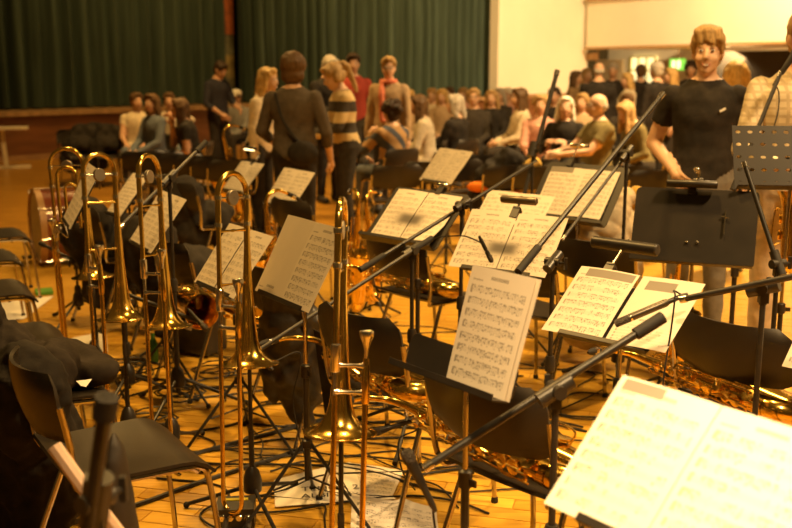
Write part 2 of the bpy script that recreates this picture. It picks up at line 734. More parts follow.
# ------------------------------------------------------------------ printed music
class NG:
    def __init__(self, nt):
        self.nt = nt

    def m(self, op, a, b=0.0, c=None):
        n = self.nt.nodes.new('ShaderNodeMath')
        n.operation = op
        for i, q in enumerate((a, b) if c is None else (a, b, c)):
            if isinstance(q, (int, float)):
                n.inputs[i].default_value = q
            else:
                self.nt.links.new(q, n.inputs[i])
        return n.outputs[0]

    def band(self, x, lo, hi):
        return self.m('MULTIPLY', self.m('GREATER_THAN', x, lo), self.m('LESS_THAN', x, hi))


def music_mat(seed, rows=9, density=.5, top=.86, dark_patch=None, tone=(.69, .62, .52), stripe=None, right=.93):
    key = ('music %d' % seed)
    if key in MATS:
        return MATS[key]
    m = bpy.data.materials.new(key)
    m.use_nodes = True
    nt = m.node_tree
    g = NG(nt)
    b = nt.nodes['Principled BSDF']
    b.inputs['Roughness'].default_value = .65
    uv = nt.nodes.new('ShaderNodeUVMap')
    sp = nt.nodes.new('ShaderNodeSeparateXYZ')
    nt.links.new(uv.outputs[0], sp.inputs[0])
    u, v = sp.outputs[0], sp.outputs[1]
    vr = g.m('MULTIPLY', g.m('DIVIDE', g.m('SUBTRACT', v, .05), top - .05), float(rows))
    f = g.m('FRACT', vr)
    row = g.m('FLOOR', vr)
    inside = g.m('MULTIPLY', g.band(v, .05, top), g.band(u, .07, right))
    st = g.m('DIVIDE', g.m('SUBTRACT', f, .28), .36)
    instaff = g.m('MULTIPLY', g.band(st, -.02, 1.02), inside)
    ln = g.m('ABSOLUTE', g.m('SUBTRACT', g.m('FRACT', g.m('ADD', g.m('MULTIPLY', st, 4.0), .5)), .5))
    lines = g.m('MULTIPLY', g.m('LESS_THAN', ln, .13), instaff)
    cb = nt.nodes.new('ShaderNodeCombineXYZ')
    nt.links.new(g.m('MULTIPLY', u, 34.0), cb.inputs[0])
    nt.links.new(g.m('MULTIPLY', vr, 4.6), cb.inputs[1])
    cb.inputs[2].default_value = seed * 3.7
    vo = nt.nodes.new('ShaderNodeTexVoronoi')
    vo.inputs['Scale'].default_value = 1.0
    nt.links.new(cb.outputs[0], vo.inputs['Vector'])
    sc = nt.nodes.new('ShaderNodeSeparateColor')
    nt.links.new(vo.outputs['Color'], sc.inputs[0])
    cb2 = nt.nodes.new('ShaderNodeCombineXYZ')
    nt.links.new(g.m('MULTIPLY', u, 9.0), cb2.inputs[0])
    nt.links.new(g.m('MULTIPLY', row, 5.3), cb2.inputs[1])
    cb2.inputs[2].default_value = seed * 1.9
    nz = nt.nodes.new('ShaderNodeTexNoise')
    nz.inputs['Scale'].default_value = 1.0
    nt.links.new(cb2.outputs[0], nz.inputs['Vector'])
    busy = g.m('GREATER_THAN', nz.outputs['Fac'], .62 - density * .35)
    zone = g.m('MULTIPLY', g.band(f, .12, .84), inside)
    dots = g.m('MULTIPLY', g.m('MULTIPLY', g.m('LESS_THAN', vo.outputs['Distance'], .40), g.m('LESS_THAN', sc.outputs[0], .62)), g.m('MULTIPLY', zone, busy))
    stem = g.m('LESS_THAN', g.m('ABSOLUTE', g.m('SUBTRACT', g.m('FRACT', g.m('MULTIPLY', u, 30.0)), .5)), .12)
    stems = g.m('MULTIPLY', g.m('MULTIPLY', stem, g.band(f, .30, .80)), g.m('MULTIPLY', inside, busy))
    beam = g.m('MULTIPLY', g.m('MULTIPLY', g.band(f, .70, .80), g.m('GREATER_THAN', g.m('FRACT', g.m('MULTIPLY', u, 7.3)), .3)), g.m('MULTIPLY', inside, busy))
    clef = g.m('MULTIPLY', g.band(u, .065, .095), g.m('MULTIPLY', g.band(f, .2, .74), g.band(v, .05, top)))
    title = g.m('MULTIPLY', g.m('MULTIPLY', g.band(v, top + .045, top + .075), g.band(u, .36, .64)),
                g.m('GREATER_THAN', g.m('FRACT', g.m('MULTIPLY', u, 41.0)), .35))
    name = g.m('MULTIPLY', g.m('MULTIPLY', g.band(v, top + .02, top + .035), g.band(u, .07, .24)),
               g.m('GREATER_THAN', g.m('FRACT', g.m('MULTIPLY', u, 47.0)), .3))
    ink = g.m('MULTIPLY', lines, .38)
    for q, k in ((dots, .68), (stems, .3), (beam, .5), (clef, .6), (title, .7), (name, .6)):
        ink = g.m('MAXIMUM', ink, g.m('MULTIPLY', q, k))
    if stripe:
        ink = g.m('MAXIMUM', ink, g.m('MULTIPLY', g.m('MULTIPLY', g.band(u, stripe[0], stripe[2]), g.band(v, stripe[1], stripe[3])), .72))
    if dark_patch:  # soft-edged dark patch mixed over paper and print
        du = g.m('DIVIDE', g.m('SUBTRACT', u, dark_patch[0]), dark_patch[2])
        dv = g.m('DIVIDE', g.m('SUBTRACT', v, dark_patch[1]), dark_patch[3])
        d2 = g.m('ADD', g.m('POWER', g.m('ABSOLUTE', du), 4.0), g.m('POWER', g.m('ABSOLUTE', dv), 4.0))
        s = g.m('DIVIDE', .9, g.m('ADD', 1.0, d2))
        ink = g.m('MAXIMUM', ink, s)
    mx = nt.nodes.new('ShaderNodeMix')
    mx.data_type = 'RGBA'
    nt.links.new(ink, mx.inputs[0])
    n2 = nt.nodes.new('ShaderNodeTexNoise')
    n2.inputs['Scale'].default_value = 4
    nt.links.new(uv.outputs[0], n2.inputs['Vector'])
    rp = nt.nodes.new('ShaderNodeValToRGB')
    rp.color_ramp.elements[0].color = (*[c * .92 for c in tone], 1)
    rp.color_ramp.elements[1].color = (*tone, 1)
    nt.links.new(n2.outputs['Fac'], rp.inputs[0])
    nt.links.new(rp.outputs[0], mx.inputs[6])
    mx.inputs[7].default_value = (.05, .042, .035, 1)
    nt.links.new(mx.outputs[2], b.inputs['Base Color'])
    MATS[key] = m
    return m


SEED = [10]


def page(parent, x0, x1, Hh, t, lift=.006, name='page', bulge=.004, zoff=0.0, rows=9, dens=.5, dog=0.0, slope=0.0, **kw):
    """a sheet in the desk's own plane: x across, up along the tilt"""
    up = V(0, math.sin(t), math.cos(t))
    nn = V(0, -math.cos(t), math.sin(t))
    grid = []
    for i in range(9):
        s = i / 8
        x = x0 + (x1 - x0) * s
        l = lift + bulge * math.sin(math.pi * s) + slope * s
        col = []
        for j in range(6):
            q = j / 5
            e = dog * max(0, (.35 - q)) * s * 1.0
            col.append(V(x, 0, 0) + up * (zoff - Hh / 2 + Hh * q) + nn * (l + e + .003 * math.sin(3 * q + x * 9)))
        grid.append(col)
    SEED[0] += 1
    mb = MB().slab(grid, .0007)
    return part(name, mb, music_mat(SEED[0], rows, dens, **kw), parent, 60)


def sheet(pos, yaw, t, label, pages, Hh=.297, loose=0, group=None):
    r = thing('sheet_music', label, 'sheet music', pos, yaw, group)
    for p in pages:
        page(r, p[0], p[1], Hh, t, **(p[2] if len(p) > 2 else {}))
    return r


def music_stand(pos, yaw, t, label, W=.50, Hd=.34, legs='tripod', foot=0.0, desk_m=None, holes=False, spread=.27, lip=.045, shift=None, xs=0.0):
    """black orchestral stand; pos = centre of the desk face"""
    pos = np.asarray(pos, float)
    r = thing('music_stand', label, 'music stand', (pos[0], pos[1], 0), yaw)
    zc = pos[2]
    up = V(0, math.sin(t), math.cos(t))
    nn = V(0, -math.cos(t), math.sin(t))
    if Hd < .30 and lip == .045:
        lip = .018
    if shift is None:
        shift = -(.152 - Hd / 2) if Hd < .30 else 0.0
    c = V(xs, 0, zc) - nn * .004 + up * shift
    d = MB()
    if not holes:
        # rounded plate
        out = []
        rc = .022
        for (sx, sy) in ((1, 1), (-1, 1), (-1, -1), (1, -1)):
            a0 = {(1, 1): 0, (-1, 1): 90, (-1, -1): 180, (1, -1): 270}[(sx, sy)]
            for k in range(5):
                a = math.radians(a0 + k * 22.5)
                out.append((sx * (W / 2 - rc) + rc * math.cos(a), sy * (Hd / 2 - rc) + rc * math.sin(a)))
        fr = [c + V(x, 0, 0) + up * y for x, y in out]
        bk = [q - nn * .004 for q in fr]
        n = len(fr)
        d.add(fr + bk, [tuple(range(n)), tuple(range(2 * n - 1, n - 1, -1))] + [(k, n + k, n + (k + 1) % n, (k + 1) % n) for k in range(n)])
    else:
        # plate pierced by rows of oval holes: built from cells, each cell a ring round its hole
        nx, ny = 10, 5
        cw_, ch_ = W / nx, Hd / ny
        for i in range(nx):
            for j in range(ny):
                cx, cy = -W / 2 + (i + .5) * cw_, -Hd / 2 + (j + .5) * ch_
                K = 16
                rim, sq = [], []
                for k in range(K):
                    a = 2 * math.pi * k / K
                    ca_, sa_ = math.cos(a), math.sin(a)
                    m_ = max(abs(ca_), abs(sa_))
                    rim.append((cx + cw_ * .22 * ca_, cy + ch_ * .13 * sa_))
                    sq.append((cx + cw_ / 2 * ca_ / m_, cy + ch_ / 2 * sa_ / m_))
                vs = [c + V(x, 0, 0) + up * y for x, y in rim + sq]
                vs += [q - nn * .003 for q in vs]
                fs = []
                for k in range(K):
                    l = (k + 1) % K
                    fs += [(k, l, K + l, K + k), (2 * K + k, 3 * K + k, 3 * K + l, 2 * K + l), (k, 2 * K + k, 2 * K + l, l)]
                d.add(vs, fs)
    part('desk', d, desk_m or DESK, r, 20)
    R = np.array([V(1, 0, 0), nn, up]).T
    lb = MB().box(c - up * (Hd / 2) + nn * lip / 2, (W * .98, lip, .004), R)
    lb.box(c - up * (Hd / 2 - .007) + nn * lip, (W * .98, .003, .016), R)
    part('ledge', lb, desk_m or DESK, r, 20)
    back = c - nn * .03
    part('tilt_clamp', MB().tube([back + V(-.04, 0, 0), back + V(.04, 0, 0)], .014, 10).tube([c - nn * .004, back], .011, 8)
         .ball(back + V(.055, 0, 0), .015), BLACKM, r)
    by = back[1]
    ptop = V(xs, by, back[2])
    part('upper_post', MB().tube([ptop, V(xs, by, foot + .52)], .008, 8), CHROME, r)
    part('lower_post', MB().tube([V(xs, by, foot + .58), V(xs, by, foot + .16)], .0115, 8), BLACKM, r)
    part('collar', MB().lathe([(.012, 0), (.019, .003), (.019, .045), (.012, .05)], 12, (xs, by, foot + .54), cap=True)
         .box((xs + .028, by, foot + .56), (.025, .006, .018)), BLACKP, r)
    hub = V(xs, by, foot + .30)
    part('hub', MB().lathe([(.012, 0), (.02, .004), (.02, .03), (.012, .035)], 10, hub - V(0, 0, .02), cap=True), BLACKP, r)
    for k in range(3):
        a = 2 * math.pi * k / 3 + .5
        dr = V(math.cos(a), math.sin(a), 0)
        lg = MB().tube([hub + dr * .015, V(xs, by, foot) + dr * spread + V(0, 0, .012)], .0065, 6)
        lg.tube([V(xs, by, foot + .17) + dr * .012, V(xs, by, foot + .15) + dr * spread * .5], .004, 6)
        lo = part('leg', lg, BLACKM, r)
        part('rubber_foot', MB().ball(V(xs, by, foot + .012) + dr * spread, .012), RUBBER, lo)
    return r


def stand_light(pos, yaw, t, label, Hd=.30, xo=0.0, L=.22, r_=.018, rise=.05, fwd=.06, lit=0.0, m=None):
    """clip-on tube lamp at the top edge of a desk"""
    pos = np.asarray(pos, float)
    up = V(0, math.sin(t), math.cos(t))
    nn = V(0, -math.cos(t), math.sin(t))
    r = thing('stand_light', label, 'lamp', pos, yaw)
    e = up * (Hd / 2) + V(xo, 0, 0)
    R = np.array([V(1, 0, 0), nn, up]).T
    part('clip', MB().box(e + nn * .006, (.035, .012, .05), R).box(e - nn * .012, (.035, .012, .05), R)
         .box(e + up * .026, (.03, .03, .008), R), BLACKP, r)
    h = e + up * rise + nn * fwd
    part('gooseneck', MB().tube(bez([e + up * .02, e + up * (rise + .025), h + up * .012, h], 6), .0045, 6), NICKEL, r)
    part('lamp_housing', MB().tube([h + V(-L / 2, 0, 0), h + V(-L / 2 + .004, 0, 0), h + V(L / 2 - .004, 0, 0), h + V(L / 2, 0, 0)],
                                   [r_ * .8, r_, r_, r_ * .8], 14), m or BLACKP, r)
    if lit:
        part('glowing_tube', MB().tube([h - up * r_ * .75 + V(-L * .42, 0, 0), h - up * r_ * .75 + V(L * .42, 0, 0)], r_ * .4, 8),
             mat('lamp tube', (1, .9, .7), .3, emit=(1, .72, .30), estr=lit), r)
    return r


# ------------------------------------------------------------------ chairs
def chair_parts():
    W, D = .46, .43
    P = []
    # seat shell with a rolled front lip and dished middle
    grid = []
    for i in range(13):
        s = i / 12 * 2 - 1
        col = []
        for j in range(13):
            q = j / 12
            y = -.21 + D * q
            z = .452 - .012 * math.cos(s * math.pi / 2) * math.sin(q * math.pi)
            if q > .78:
                z -= ((q - .78) / .22) ** 2 * .05
            if q < .12:
                z += ((.12 - q) / .12) ** 2 * .02
            wx = W / 2 * (1 - .06 * (1 - q))
            if q > .9:
                wx -= (q - .9) / .1 * .018 * abs(s) ** 4
            col.append((s * wx, y, z + .006 * s * s))
        grid.append(col)
    P.append(('seat', MB().slab(grid, .010).mesh('seat', SHELL, 50), None))
    grid = []
    for i in range(15):
        s = i / 14 * 2 - 1
        col = []
        for j in range(9):
            q = j / 8
            z = .575 + .205 * q
            wx = .235
            ed = min(q, 1 - q) * .205
            rc = .06
            if ed < rc:
                wx -= rc - math.sqrt(max(0, rc * rc - (rc - ed) ** 2))
            y = -.250 - .045 * q + .055 * s * s - .012 * math.sin(q * math.pi)
            col.append((s * wx, y, z))
        grid.append(col)
    P.append(('backrest', MB().slab(grid, .011).mesh('backrest', SHELL, 50), None))
    for sx in (-1, 1):
        x = sx * .195
        P.append(('side_rail', MB().tube(bez([(x, .17, .415), (x, .12, .432), (x, -.15, .438), (x * 1.08, -.195, .455), (x * 1.18, -.206, .52), (x * 1.20, -.212, .59), (x * 1.20, -.232, .70)], 5), .0095, 8).mesh('side_rail', CHROME), None))
        P.append(('leg', MB().tube(bez([(x, .12, .432), (x * 1.0, .175, .425), (x * 1.02, .20, .39), (x * 1.06, .225, .2), (x * 1.1, .24, .012)], 5), .0095, 8).mesh('leg', CHROME), sx))
        P.append(('leg', MB().tube([(x, -.10, .432), (x * 1.06, -.19, .2), (x * 1.12, -.26, .012)], .0095, 8).mesh('leg', CHROME), sx))
    P.append(('crossbar', MB().tube([(-.195, .08, .425), (.195, .08, .425)], .008, 8).tube([(-.195, -.08, .428), (.195, -.08, .428)], .008, 8).mesh('crossbar', CHROME), None))
    foot = MB().lathe([(.012, 0), (.014, .004), (.012, .022)], 8, cap=True).mesh('rubber_foot', RUBBER)
    return P, foot


CH_P, CH_F = chair_parts()


def chair(loc, yaw, label, group=None, z=0):
    r = thing('stacking_chair', label, 'chair', (loc[0], loc[1], z), yaw, group)
    k = 0
    for nm, me, sx in CH_P:
        o = link(nm, me, r)
        if nm == 'leg':
            fo = link('rubber_foot', CH_F, o)
            fy = .24 if k % 2 == 0 else -.26
            fx = sx * .195 * (1.1 if k % 2 == 0 else 1.12)
            fo.location = (fx, fy, 0)
            k += 1
    return r


D2R = math.pi / 180

# ------------------------------------------------------------------ trombones
def trombone(bell_px, top_px, label, phi, zb=.56, slide=.50, fatt=False, bell_r=.108, w=.145):
    pb = at_z(bell_px[0], bell_px[1], zb)
    ptp = at_y(top_px[0], top_px[1], pb[1] + .01)
    # the bow's middle lies half a width beside the bell axis
    xl = V(math.cos(phi), math.sin(phi), 0)
    ax = unit(ptp + xl * w / 2 - pb)
    L = np.linalg.norm(ptp + xl * w / 2 - pb)
    x = unit(xl - ax * (xl @ ax))
    y = np.cross(ax, x)
    R = np.array([x, y, ax]).T
    r = thing('trombone', label, 'trombone', pb, R=R)
    k = L / .65
    prof = [(bell_r - .003, .004), (bell_r, .0), (bell_r, .003), (bell_r * .93, .004), (bell_r * .80, .010), (bell_r * .65, .019), (bell_r * .51, .034), (bell_r * .395, .058), (bell_r * .315, .09),
            (bell_r * .265, .135), (bell_r * .215, .19), (bell_r * .175, .26), (bell_r * .14, .34), (.0115, .42), (.0100, L - w / 2)]
    inner = [(q - .0015, z + .001) for q, z in prof[3:]][::-1] + [(bell_r - .003, .004)]
    part('bell', MB().lathe(inner + prof, 40), BRASS, r, 60)
    # tuning slide bow
    rt = .0095
    bow = arc((-w / 2, 0, L - w / 2), V(1, 0, 0), V(0, 0, 1), w / 2, 0, math.pi, 20)
    ts = MB().tube([V(0, 0, L - w / 2 - .12)] + bow + [V(-w, 0, L - w / 2 - .12)], rt + .0008, 12)
    part('tuning_slide', ts, BRASS, r, 60)
    for xx in (0, -w):
        for dz in (.02, .115):
            part('ferrule', MB().lathe([(rt, 0), (rt + .004, .002), (rt + .004, .016), (rt, .018)], 12, (xx, 0, L - w / 2 - dz)), NICKEL, r)
    zr = .235 * k
    part('gooseneck', MB().tube([(-w, 0, L - w / 2 - .05), (-w, 0, zr)], rt - .0006, 12), BRASS, r, 60)
    # cross braces between bell tube and gooseneck
    for zz in (L - .20, zr + .05):
        part('brace', MB().tube([(-.004, 0, zz), (-w * .4, 0, zz), (-w * .5, 0, zz), (-w * .6, 0, zz), (-w + .004, 0, zz)], [.006, .0035, .0055, .0035, .006], 8), BRASS, r)
    cw0 = V(-w / 2, 0, L - .085)
    part('tuning_brace', MB().tube([(-.006, 0, L - .085), (-w + .006, 0, L - .085)], .0035, 8), NICKEL, r)
    part('counterweight', MB().lathe([(.001, -.008), (.025, -.008), (.027, -.006), (.027, .006), (.025, .008), (.001, .008)], 24, cw0, rot_x(math.pi / 2)), mat('dull nickel', (.35, .31, .25), .38, .9), r, 25)
    # hand slide, square to the bell section
    g = .085
    part('slide_receiver', MB().lathe([(.0095, .04), (.014, .036), (.014, -.035), (.0105, -.04)], 14, (-w, 0, zr)), NICKEL, r)
    inn = MB().tube([(-w, 0, zr), (-w, 0, zr - .14)], .0065, 10).tube([(-w, -g, zr - .05), (-w, -g, zr - .14)], .0065, 10)
    part('inner_slide', inn, NICKEL, r)
    zs = -slide
    ow = MB()
    path = [V(-w, 0, zr - .105)] + [V(-w, 0, zs + g / 2)] + arc((-w, -g / 2, zs + g / 2), V(0, 1, 0), V(0, 0, -1), g / 2, 0, math.pi, 14)[1:-1] + [V(-w, -g, zs + g / 2), V(-w, -g, zr - .105)]
    ow.tube(path, .0082, 12)
    part('outer_slide', ow, BRASS, r, 60)
    for zz, m_ in ((zr - .02, NICKEL), (zr - .095, NICKEL)):
        part('slide_brace', MB().tube([(-w, .0, zz), (-w, -g * .3, zz), (-w, -g * .5, zz), (-w, -g * .7, zz), (-w, -g, zz)], [.010, .0055, .0065, .0055, .010], 10), m_, r)
    part('leadpipe', MB().lathe([(.0095, -.05), (.0115, -.045), (.0115, .02), (.0095, .06), (.0085, .075)], 14, (-w, -g, zr - .075)), BRASS, r)
    part('mouthpiece', MB().lathe([(.0050, -.03), (.0065, .02), (.0125, .042), (.0185, .056), (.0200, .066), (.0190, .072), (.0165, .071), (.010, .055), (.004, .04)], 20, (-w, -g, zr + .005)), NICKEL, r, 60,
         label='silver cup mouthpiece')
    part('water_key', MB().box((-w, -g / 2, zs - .012), (.02, .012, .008)), BRASS, r)
    if fatt:
        wi = w * .62
        lo = MB()
        lo.tube([V(-w * .2, -.02, L - .40)] + [V(-w * .2, -.02, L - .09 - wi / 2)] + arc((-w * .5, -.02, L - .09 - wi / 2), V(1, 0, 0), V(0, 0, 1), w * .3, 0, math.pi, 14) + [V(-w * .8, -.02, L - .36)], .0088, 10)
        part('attachment_loop', lo, BRASS, r, 60)
        c0 = V(-w * .42, -.03, 0)
        a_, b_ = L - .20, L - .32
        ring = arc(c0 + V(0, 0, a_), V(1, 0, 0), V(0, 0, 1), .026, 0, math.pi, 10) + arc(c0 + V(0, 0, b_), V(-1, 0, 0), V(0, 0, -1), .026, 0, math.pi, 10)
        part('attachment_tuning_slide', MB().tube(ring, .0085, 10, closed=True), BRASS, r, 60)
        part('rotor_valve', MB().lathe([(.001, -.022), (.022, -.022), (.024, -.018), (.024, .018), (.022, .022), (.001, .022)], 18, (-w * .95, -.02, L - .40), rot_x(math.pi / 2)), NICKEL, r)
        part('valve_lever', MB().tube(bez([(-w * .9, -.04, L - .40), (-w * .6, -.05, L - .44), (-w * .7, -.05, zr + .06)], 5), .003, 6), NICKEL, r)
    # stand: rod up into the bell, cone plug, folded tripod
    s = thing('trombone_stand', 'black tripod peg stand holding ' + label, 'instrument stand', (pb[0], pb[1], 0))
    tip = ax * .16 + V(0, 0, zb)
    base = V(0, 0, .05)
    part('post', MB().tube([base, V(0, 0, zb * .55)], .0105, 10), BLACKM, s)
    part('upper_rod', MB().tube([V(0, 0, zb * .5), tip], .0075, 8), BLACKM, s)
    part('bell_plug', MB().lathe([(.008, -.02), (.028, -.012), (.026, .0), (.016, .05), (.008, .055)], 14, V(0, 0, zb) + ax * .10, R), RUBBER, s)
    hub = V(0, 0, .12)
    part('hub', MB().lathe([(.012, -.06), (.034, -.045), (.036, -.005), (.026, .03), (.012, .05)], 14, hub, cap=True), BLACKP, s)
    for q in range(3):
        a = 2 * math.pi * q / 3 + phi
        d = V(math.cos(a), math.sin(a), 0)
        l = part('leg', MB().tube([hub - V(0, 0, .03) + d * .02, d * .25 + V(0, 0, .014)], .008, 8), BLACKM, s)
        part('rubber_foot', MB().ball(d * .25 + V(0, 0, .012), .012), RUBBER, l)
    return r


# ------------------------------------------------------------------ saxophones
def sax_meshes():
    P = []
    # body axis along +z, keys on -y side, bell towards +y
    body = [(V(0, 0, .66), .0135), (V(0, 0, .5), .019), (V(0, 0, .3), .026), (V(0, 0, .12), .033)]
    mb = MB().tube([p for p, _ in body], [q for _, q in body], 20)
    P.append(('body_tube', mb.mesh('body_tube', BRASS, 60)))
    bow = arc((0, .055, .12), V(0, -1, 0), V(0, 0, -1), .055, 0, math.pi, 14)
    P.append(('bow', MB().tube(bow, [.033 + .007 * i / 14 for i in range(15)], 20).mesh('bow', BRASS, 60)))
    bl = [(.040, .12), (.045, .20), (.052, .29), (.060, .36), (.072, .41), (.085, .43), (.087, .433), (.083, .434), (.070, .41), (.055, .36), (.04, .25)]
    P.append(('bell', MB().lathe(bl, 28, (0, .11, 0)).mesh('bell', BRASS, 60)))
    nk = bez([(0, 0, .655), (0, 0, .71), (0, -.02, .755), (0, -.075, .775), (0, -.13, .755), (0, -.165, .735)], 5)
    P.append(('neck', MB().tube(nk, [.0125 - .005 * i / (len(nk) - 1) for i in range(len(nk))], 14).mesh('neck', BRASS, 60)))
    mp = [V(0, -.145, .747), V(0, -.17, .732), V(0, -.21, .707), V(0, -.235, .69)]
    P.append(('mouthpiece', MB().tube(mp, [.011, .0125, .011, .004], 12).mesh('mouthpiece', RUBBER, 60)))
    P.append(('ligature', MB().tube([mp[1] + V(0, 0, 0), mp[1] + (mp[2] - mp[1]) * .5], .0138, 12).mesh('ligature', NICKEL)))
    rnd = random.Random(3)
    for i in range(11):
        z = .60 - i * .043
        rb = .0135 + (.66 - z) / .54 * .0195
        cr = .010 + .011 * (i / 10)
        a = math.radians(-90 + rnd.uniform(-28, 28))
        d = V(math.cos(a), math.sin(a), 0)
        R = np.array([V(-d[1], d[0], 0), V(0, 0, 1), d]).T
        k = MB().lathe([(.001, .008), (cr * .5, .0085), (cr, .007), (cr, .003), (cr * .8, .0)], 16, d * (rb + .004) + V(0, 0, z), R)
        k.tube([d * (rb + .012) + V(0, 0, z), d * (rb + .010) + V(.02, 0, z + .01)], .0022, 6)
        P.append(('key_cup', k.mesh('key_cup', BRASS2, 60)))
    for z, sx in ((.22, 1), (.30, 1), (.20, -1)):
        R = rot_y(math.pi / 2 * sx)
        P.append(('key_cup', MB().lathe([(.001, .012), (.014, .012), (.026, .010), (.026, .004), (.02, .0)], 18, V(sx * .048, .11, z), R).mesh('key_cup', BRASS2, 60)))
    for x, y in ((.024, -.020), (.030, -.010), (-.026, -.018), (.034, .002)):
        rd = MB().tube([(x, y - .01, .62), (x * 1.25, y - .015, .16)], .0028, 6)
        for q in range(6):
            z = .60 - q * .085
            rd.box((x * 1.08, y - .012, z), (.007, .007, .010))
        P.append(('key_rod', rd.mesh('key_rod', BRASS2)))
    rn = random.Random(8)
    for i in range(16):
        z = .62 - i * .030
        a = math.radians(rn.uniform(-150, -20))
        rb = .0135 + (.66 - z) / .54 * .0195 + .016
        d = V(math.cos(a), math.sin(a), 0)
        P.append(('key_lever', MB().tube([d * rb + V(0, 0, z), d * (rb + .006) + V(rn.uniform(-.01, .01), 0, z - .02), d * rb + V(0, 0, z - .045)], [.0035, .0028, .0045], 6).mesh('key_lever', BRASS2)))
    P.append(('key_guard', MB().tube(bez([(.05, .10, .34), (.085, .10, .34), (.088, .10, .18), (.05, .10, .18)], 5), .003, 6).mesh('key_guard', BRASS2)))
    P.append(('bell_brace', MB().tube([(0, .022, .30), (0, .065, .30)], .005, 8).mesh('bell_brace', BRASS2)))
    P.append(('thumb_keys', MB().box((-.033, .015, .50), (.014, .02, .012)).box((-.036, .01, .47), (.012, .02, .012)).box((-.036, -.005, .53), (.01, .03, .01)).mesh('thumb_keys', BRASS2)))
    return P


SAXP = sax_meshes()


def sax(loc, R, label, scale=1.0, group=None):
    r = thing('saxophone', label, 'saxophone', loc, R=R, group=group)
    r.scale = (scale,) * 3
    for nm, me in SAXP:
        link(nm, me, r)
    return r


def frame(z, y):
    """rotation with local z along z and local y near y"""
    z = unit(z)
    y = unit(np.asarray(y, float) - z * (np.asarray(y, float) @ z))
    return np.array([np.cross(y, z), y, z]).T


# ------------------------------------------------------------------ microphones
def microphone(tip, tail, label, kind='dynamic', cable=None, r=.016):
    """tip = sound end"""
    tip, tail = np.asarray(tip, float), np.asarray(tail, float)
    d = unit(tail - tip)
    L = np.linalg.norm(tail - tip)
    t = thing('microphone', label, 'microphone', tail)
    R = frame(d, (0, .3, 1) if abs(d[2]) < .9 else (0, 1, 0))
    o = tip - tail
    if kind == 'dynamic':
        part('grille', MB().lathe([(.001, -.002), (r * .8, .0), (r * 1.1, .008), (r * 1.12, .028), (r * .95, .034)], 16, o, R), mat('dark wire mesh', (.07, .06, .05), .45, .6, .5, 300, bump=.6), t)
        part('body', MB().lathe([(r * .95, .034), (r * .9, .05), (r * .68, L - .01), (r * .6, L)], 14, o, R, cap=True), BLACKM, t)
    else:
        part('grille', MB().lathe([(.001, 0), (r * .92, .0), (r, .003), (r, .045), (r * .96, .046)], 16, o, R), mat('dark wire mesh', (.07, .06, .05), .45, .6, .5, 300, bump=.6), t)
        part('body', MB().lathe([(r * .98, .045), (r, .05), (r, L - .01), (r * .8, L)], 16, o, R, cap=True), mat('satin grey metal', (.12, .105, .085), .35, .7), t)
        part('band', MB().lathe([(r * 1.04, .05), (r * 1.04, .056)], 16, o, R), NICKEL, t)
    part('plug', MB().lathe([(.0085, L), (.0085, L + .045), (.005, L + .065)], 10, o, R, cap=True), BLACKP, t)
    if cable:
        pts = [V(0, 0, 0) + d * .05] + [np.asarray(c, float) - tail for c in cable]
        part('cable', MB().tube(bez(pts, 8), .0032, 6), RUBBER, t)
    return t


def mic_stand(base, top_z, clutch, a, b, label, thick=.009, tripod=True, rot=0.0, knob=True, spread=.32, lower=.0125):
    """vertical post at base (x, y), clutch at its top, boom from a to b (world points)"""
    bx, by = float(base[0]), float(base[1])
    O = V(bx, by, 0)
    s = thing('microphone_stand', label, 'microphone stand', (bx, by, 0))
    part('lower_post', MB().tube([V(0, 0, .10), V(0, 0, top_z * .55)], lower, 10), BLACKM, s)
    part('upper_post', MB().tube([V(0, 0, top_z * .5), V(0, 0, top_z)], lower * .72, 10), BLACKM, s)
    part('height_clutch', MB().lathe([(lower, 0), (lower + .007, .006), (lower + .008, .05), (lower + .003, .065)], 14, (0, 0, top_z * .55 - .02), cap=True), BLACKP, s)
    hub = V(0, 0, .17)
    part('hub', MB().lathe([(.013, -.05), (.034, -.04), (.036, .0), (.030, .03), (.014, .055)], 14, hub, cap=True), BLACKP, s)
    for q in range(3):
        an = rot + 2 * math.pi * q / 3
        d = V(math.cos(an), math.sin(an), 0)
        l = part('leg', MB().tube([hub + d * .03 - V(0, 0, .01), d * spread + V(0, 0, .014)], .0085, 8), BLACKM, s)
        part('rubber_foot', MB().tube([d * (spread - .03) + V(0, 0, .022), d * (spread + .012) + V(0, 0, .012)], .012, 8), RUBBER, l)
    if a is not None:
        a, b, c = np.asarray(a, float) - O, np.asarray(b, float) - O, np.asarray(clutch, float) - O
        bm = part('boom', MB().tube([a, b], thick, 10), BLACKM, s)
        part('counterweight_end', MB().tube([a, a + (b - a) * .12], thick * 1.55, 12), RUBBER, bm)
        part('mic_thread', MB().tube([b - (b - a) * .02, b + unit(b - a) * .012], thick * 1.2, 10), NICKEL, bm)
        d = unit(b - a)
        n = unit(np.cross(d, V(0, 0, 1)))
        cl = MB().tube([c - d * .045, c + d * .05], thick * 2.0, 12).tube([c - n * .03, c + n * .03], .017, 12).box(c - V(0, 0, .02), (.026, .026, .05))
        part('boom_clutch', cl, BLACKP, s)
        part('wing_knob', MB().tube([c + n * .03, c + n * .05], .006, 8).box(c + n * .056, (.012, .012, .045)), BLACKP, s)
        jp = V(0, 0, top_z)
        part('swivel', MB().tube([jp - V(0, 0, .03), jp, c], .012, 8), BLACKP, s)
    return s

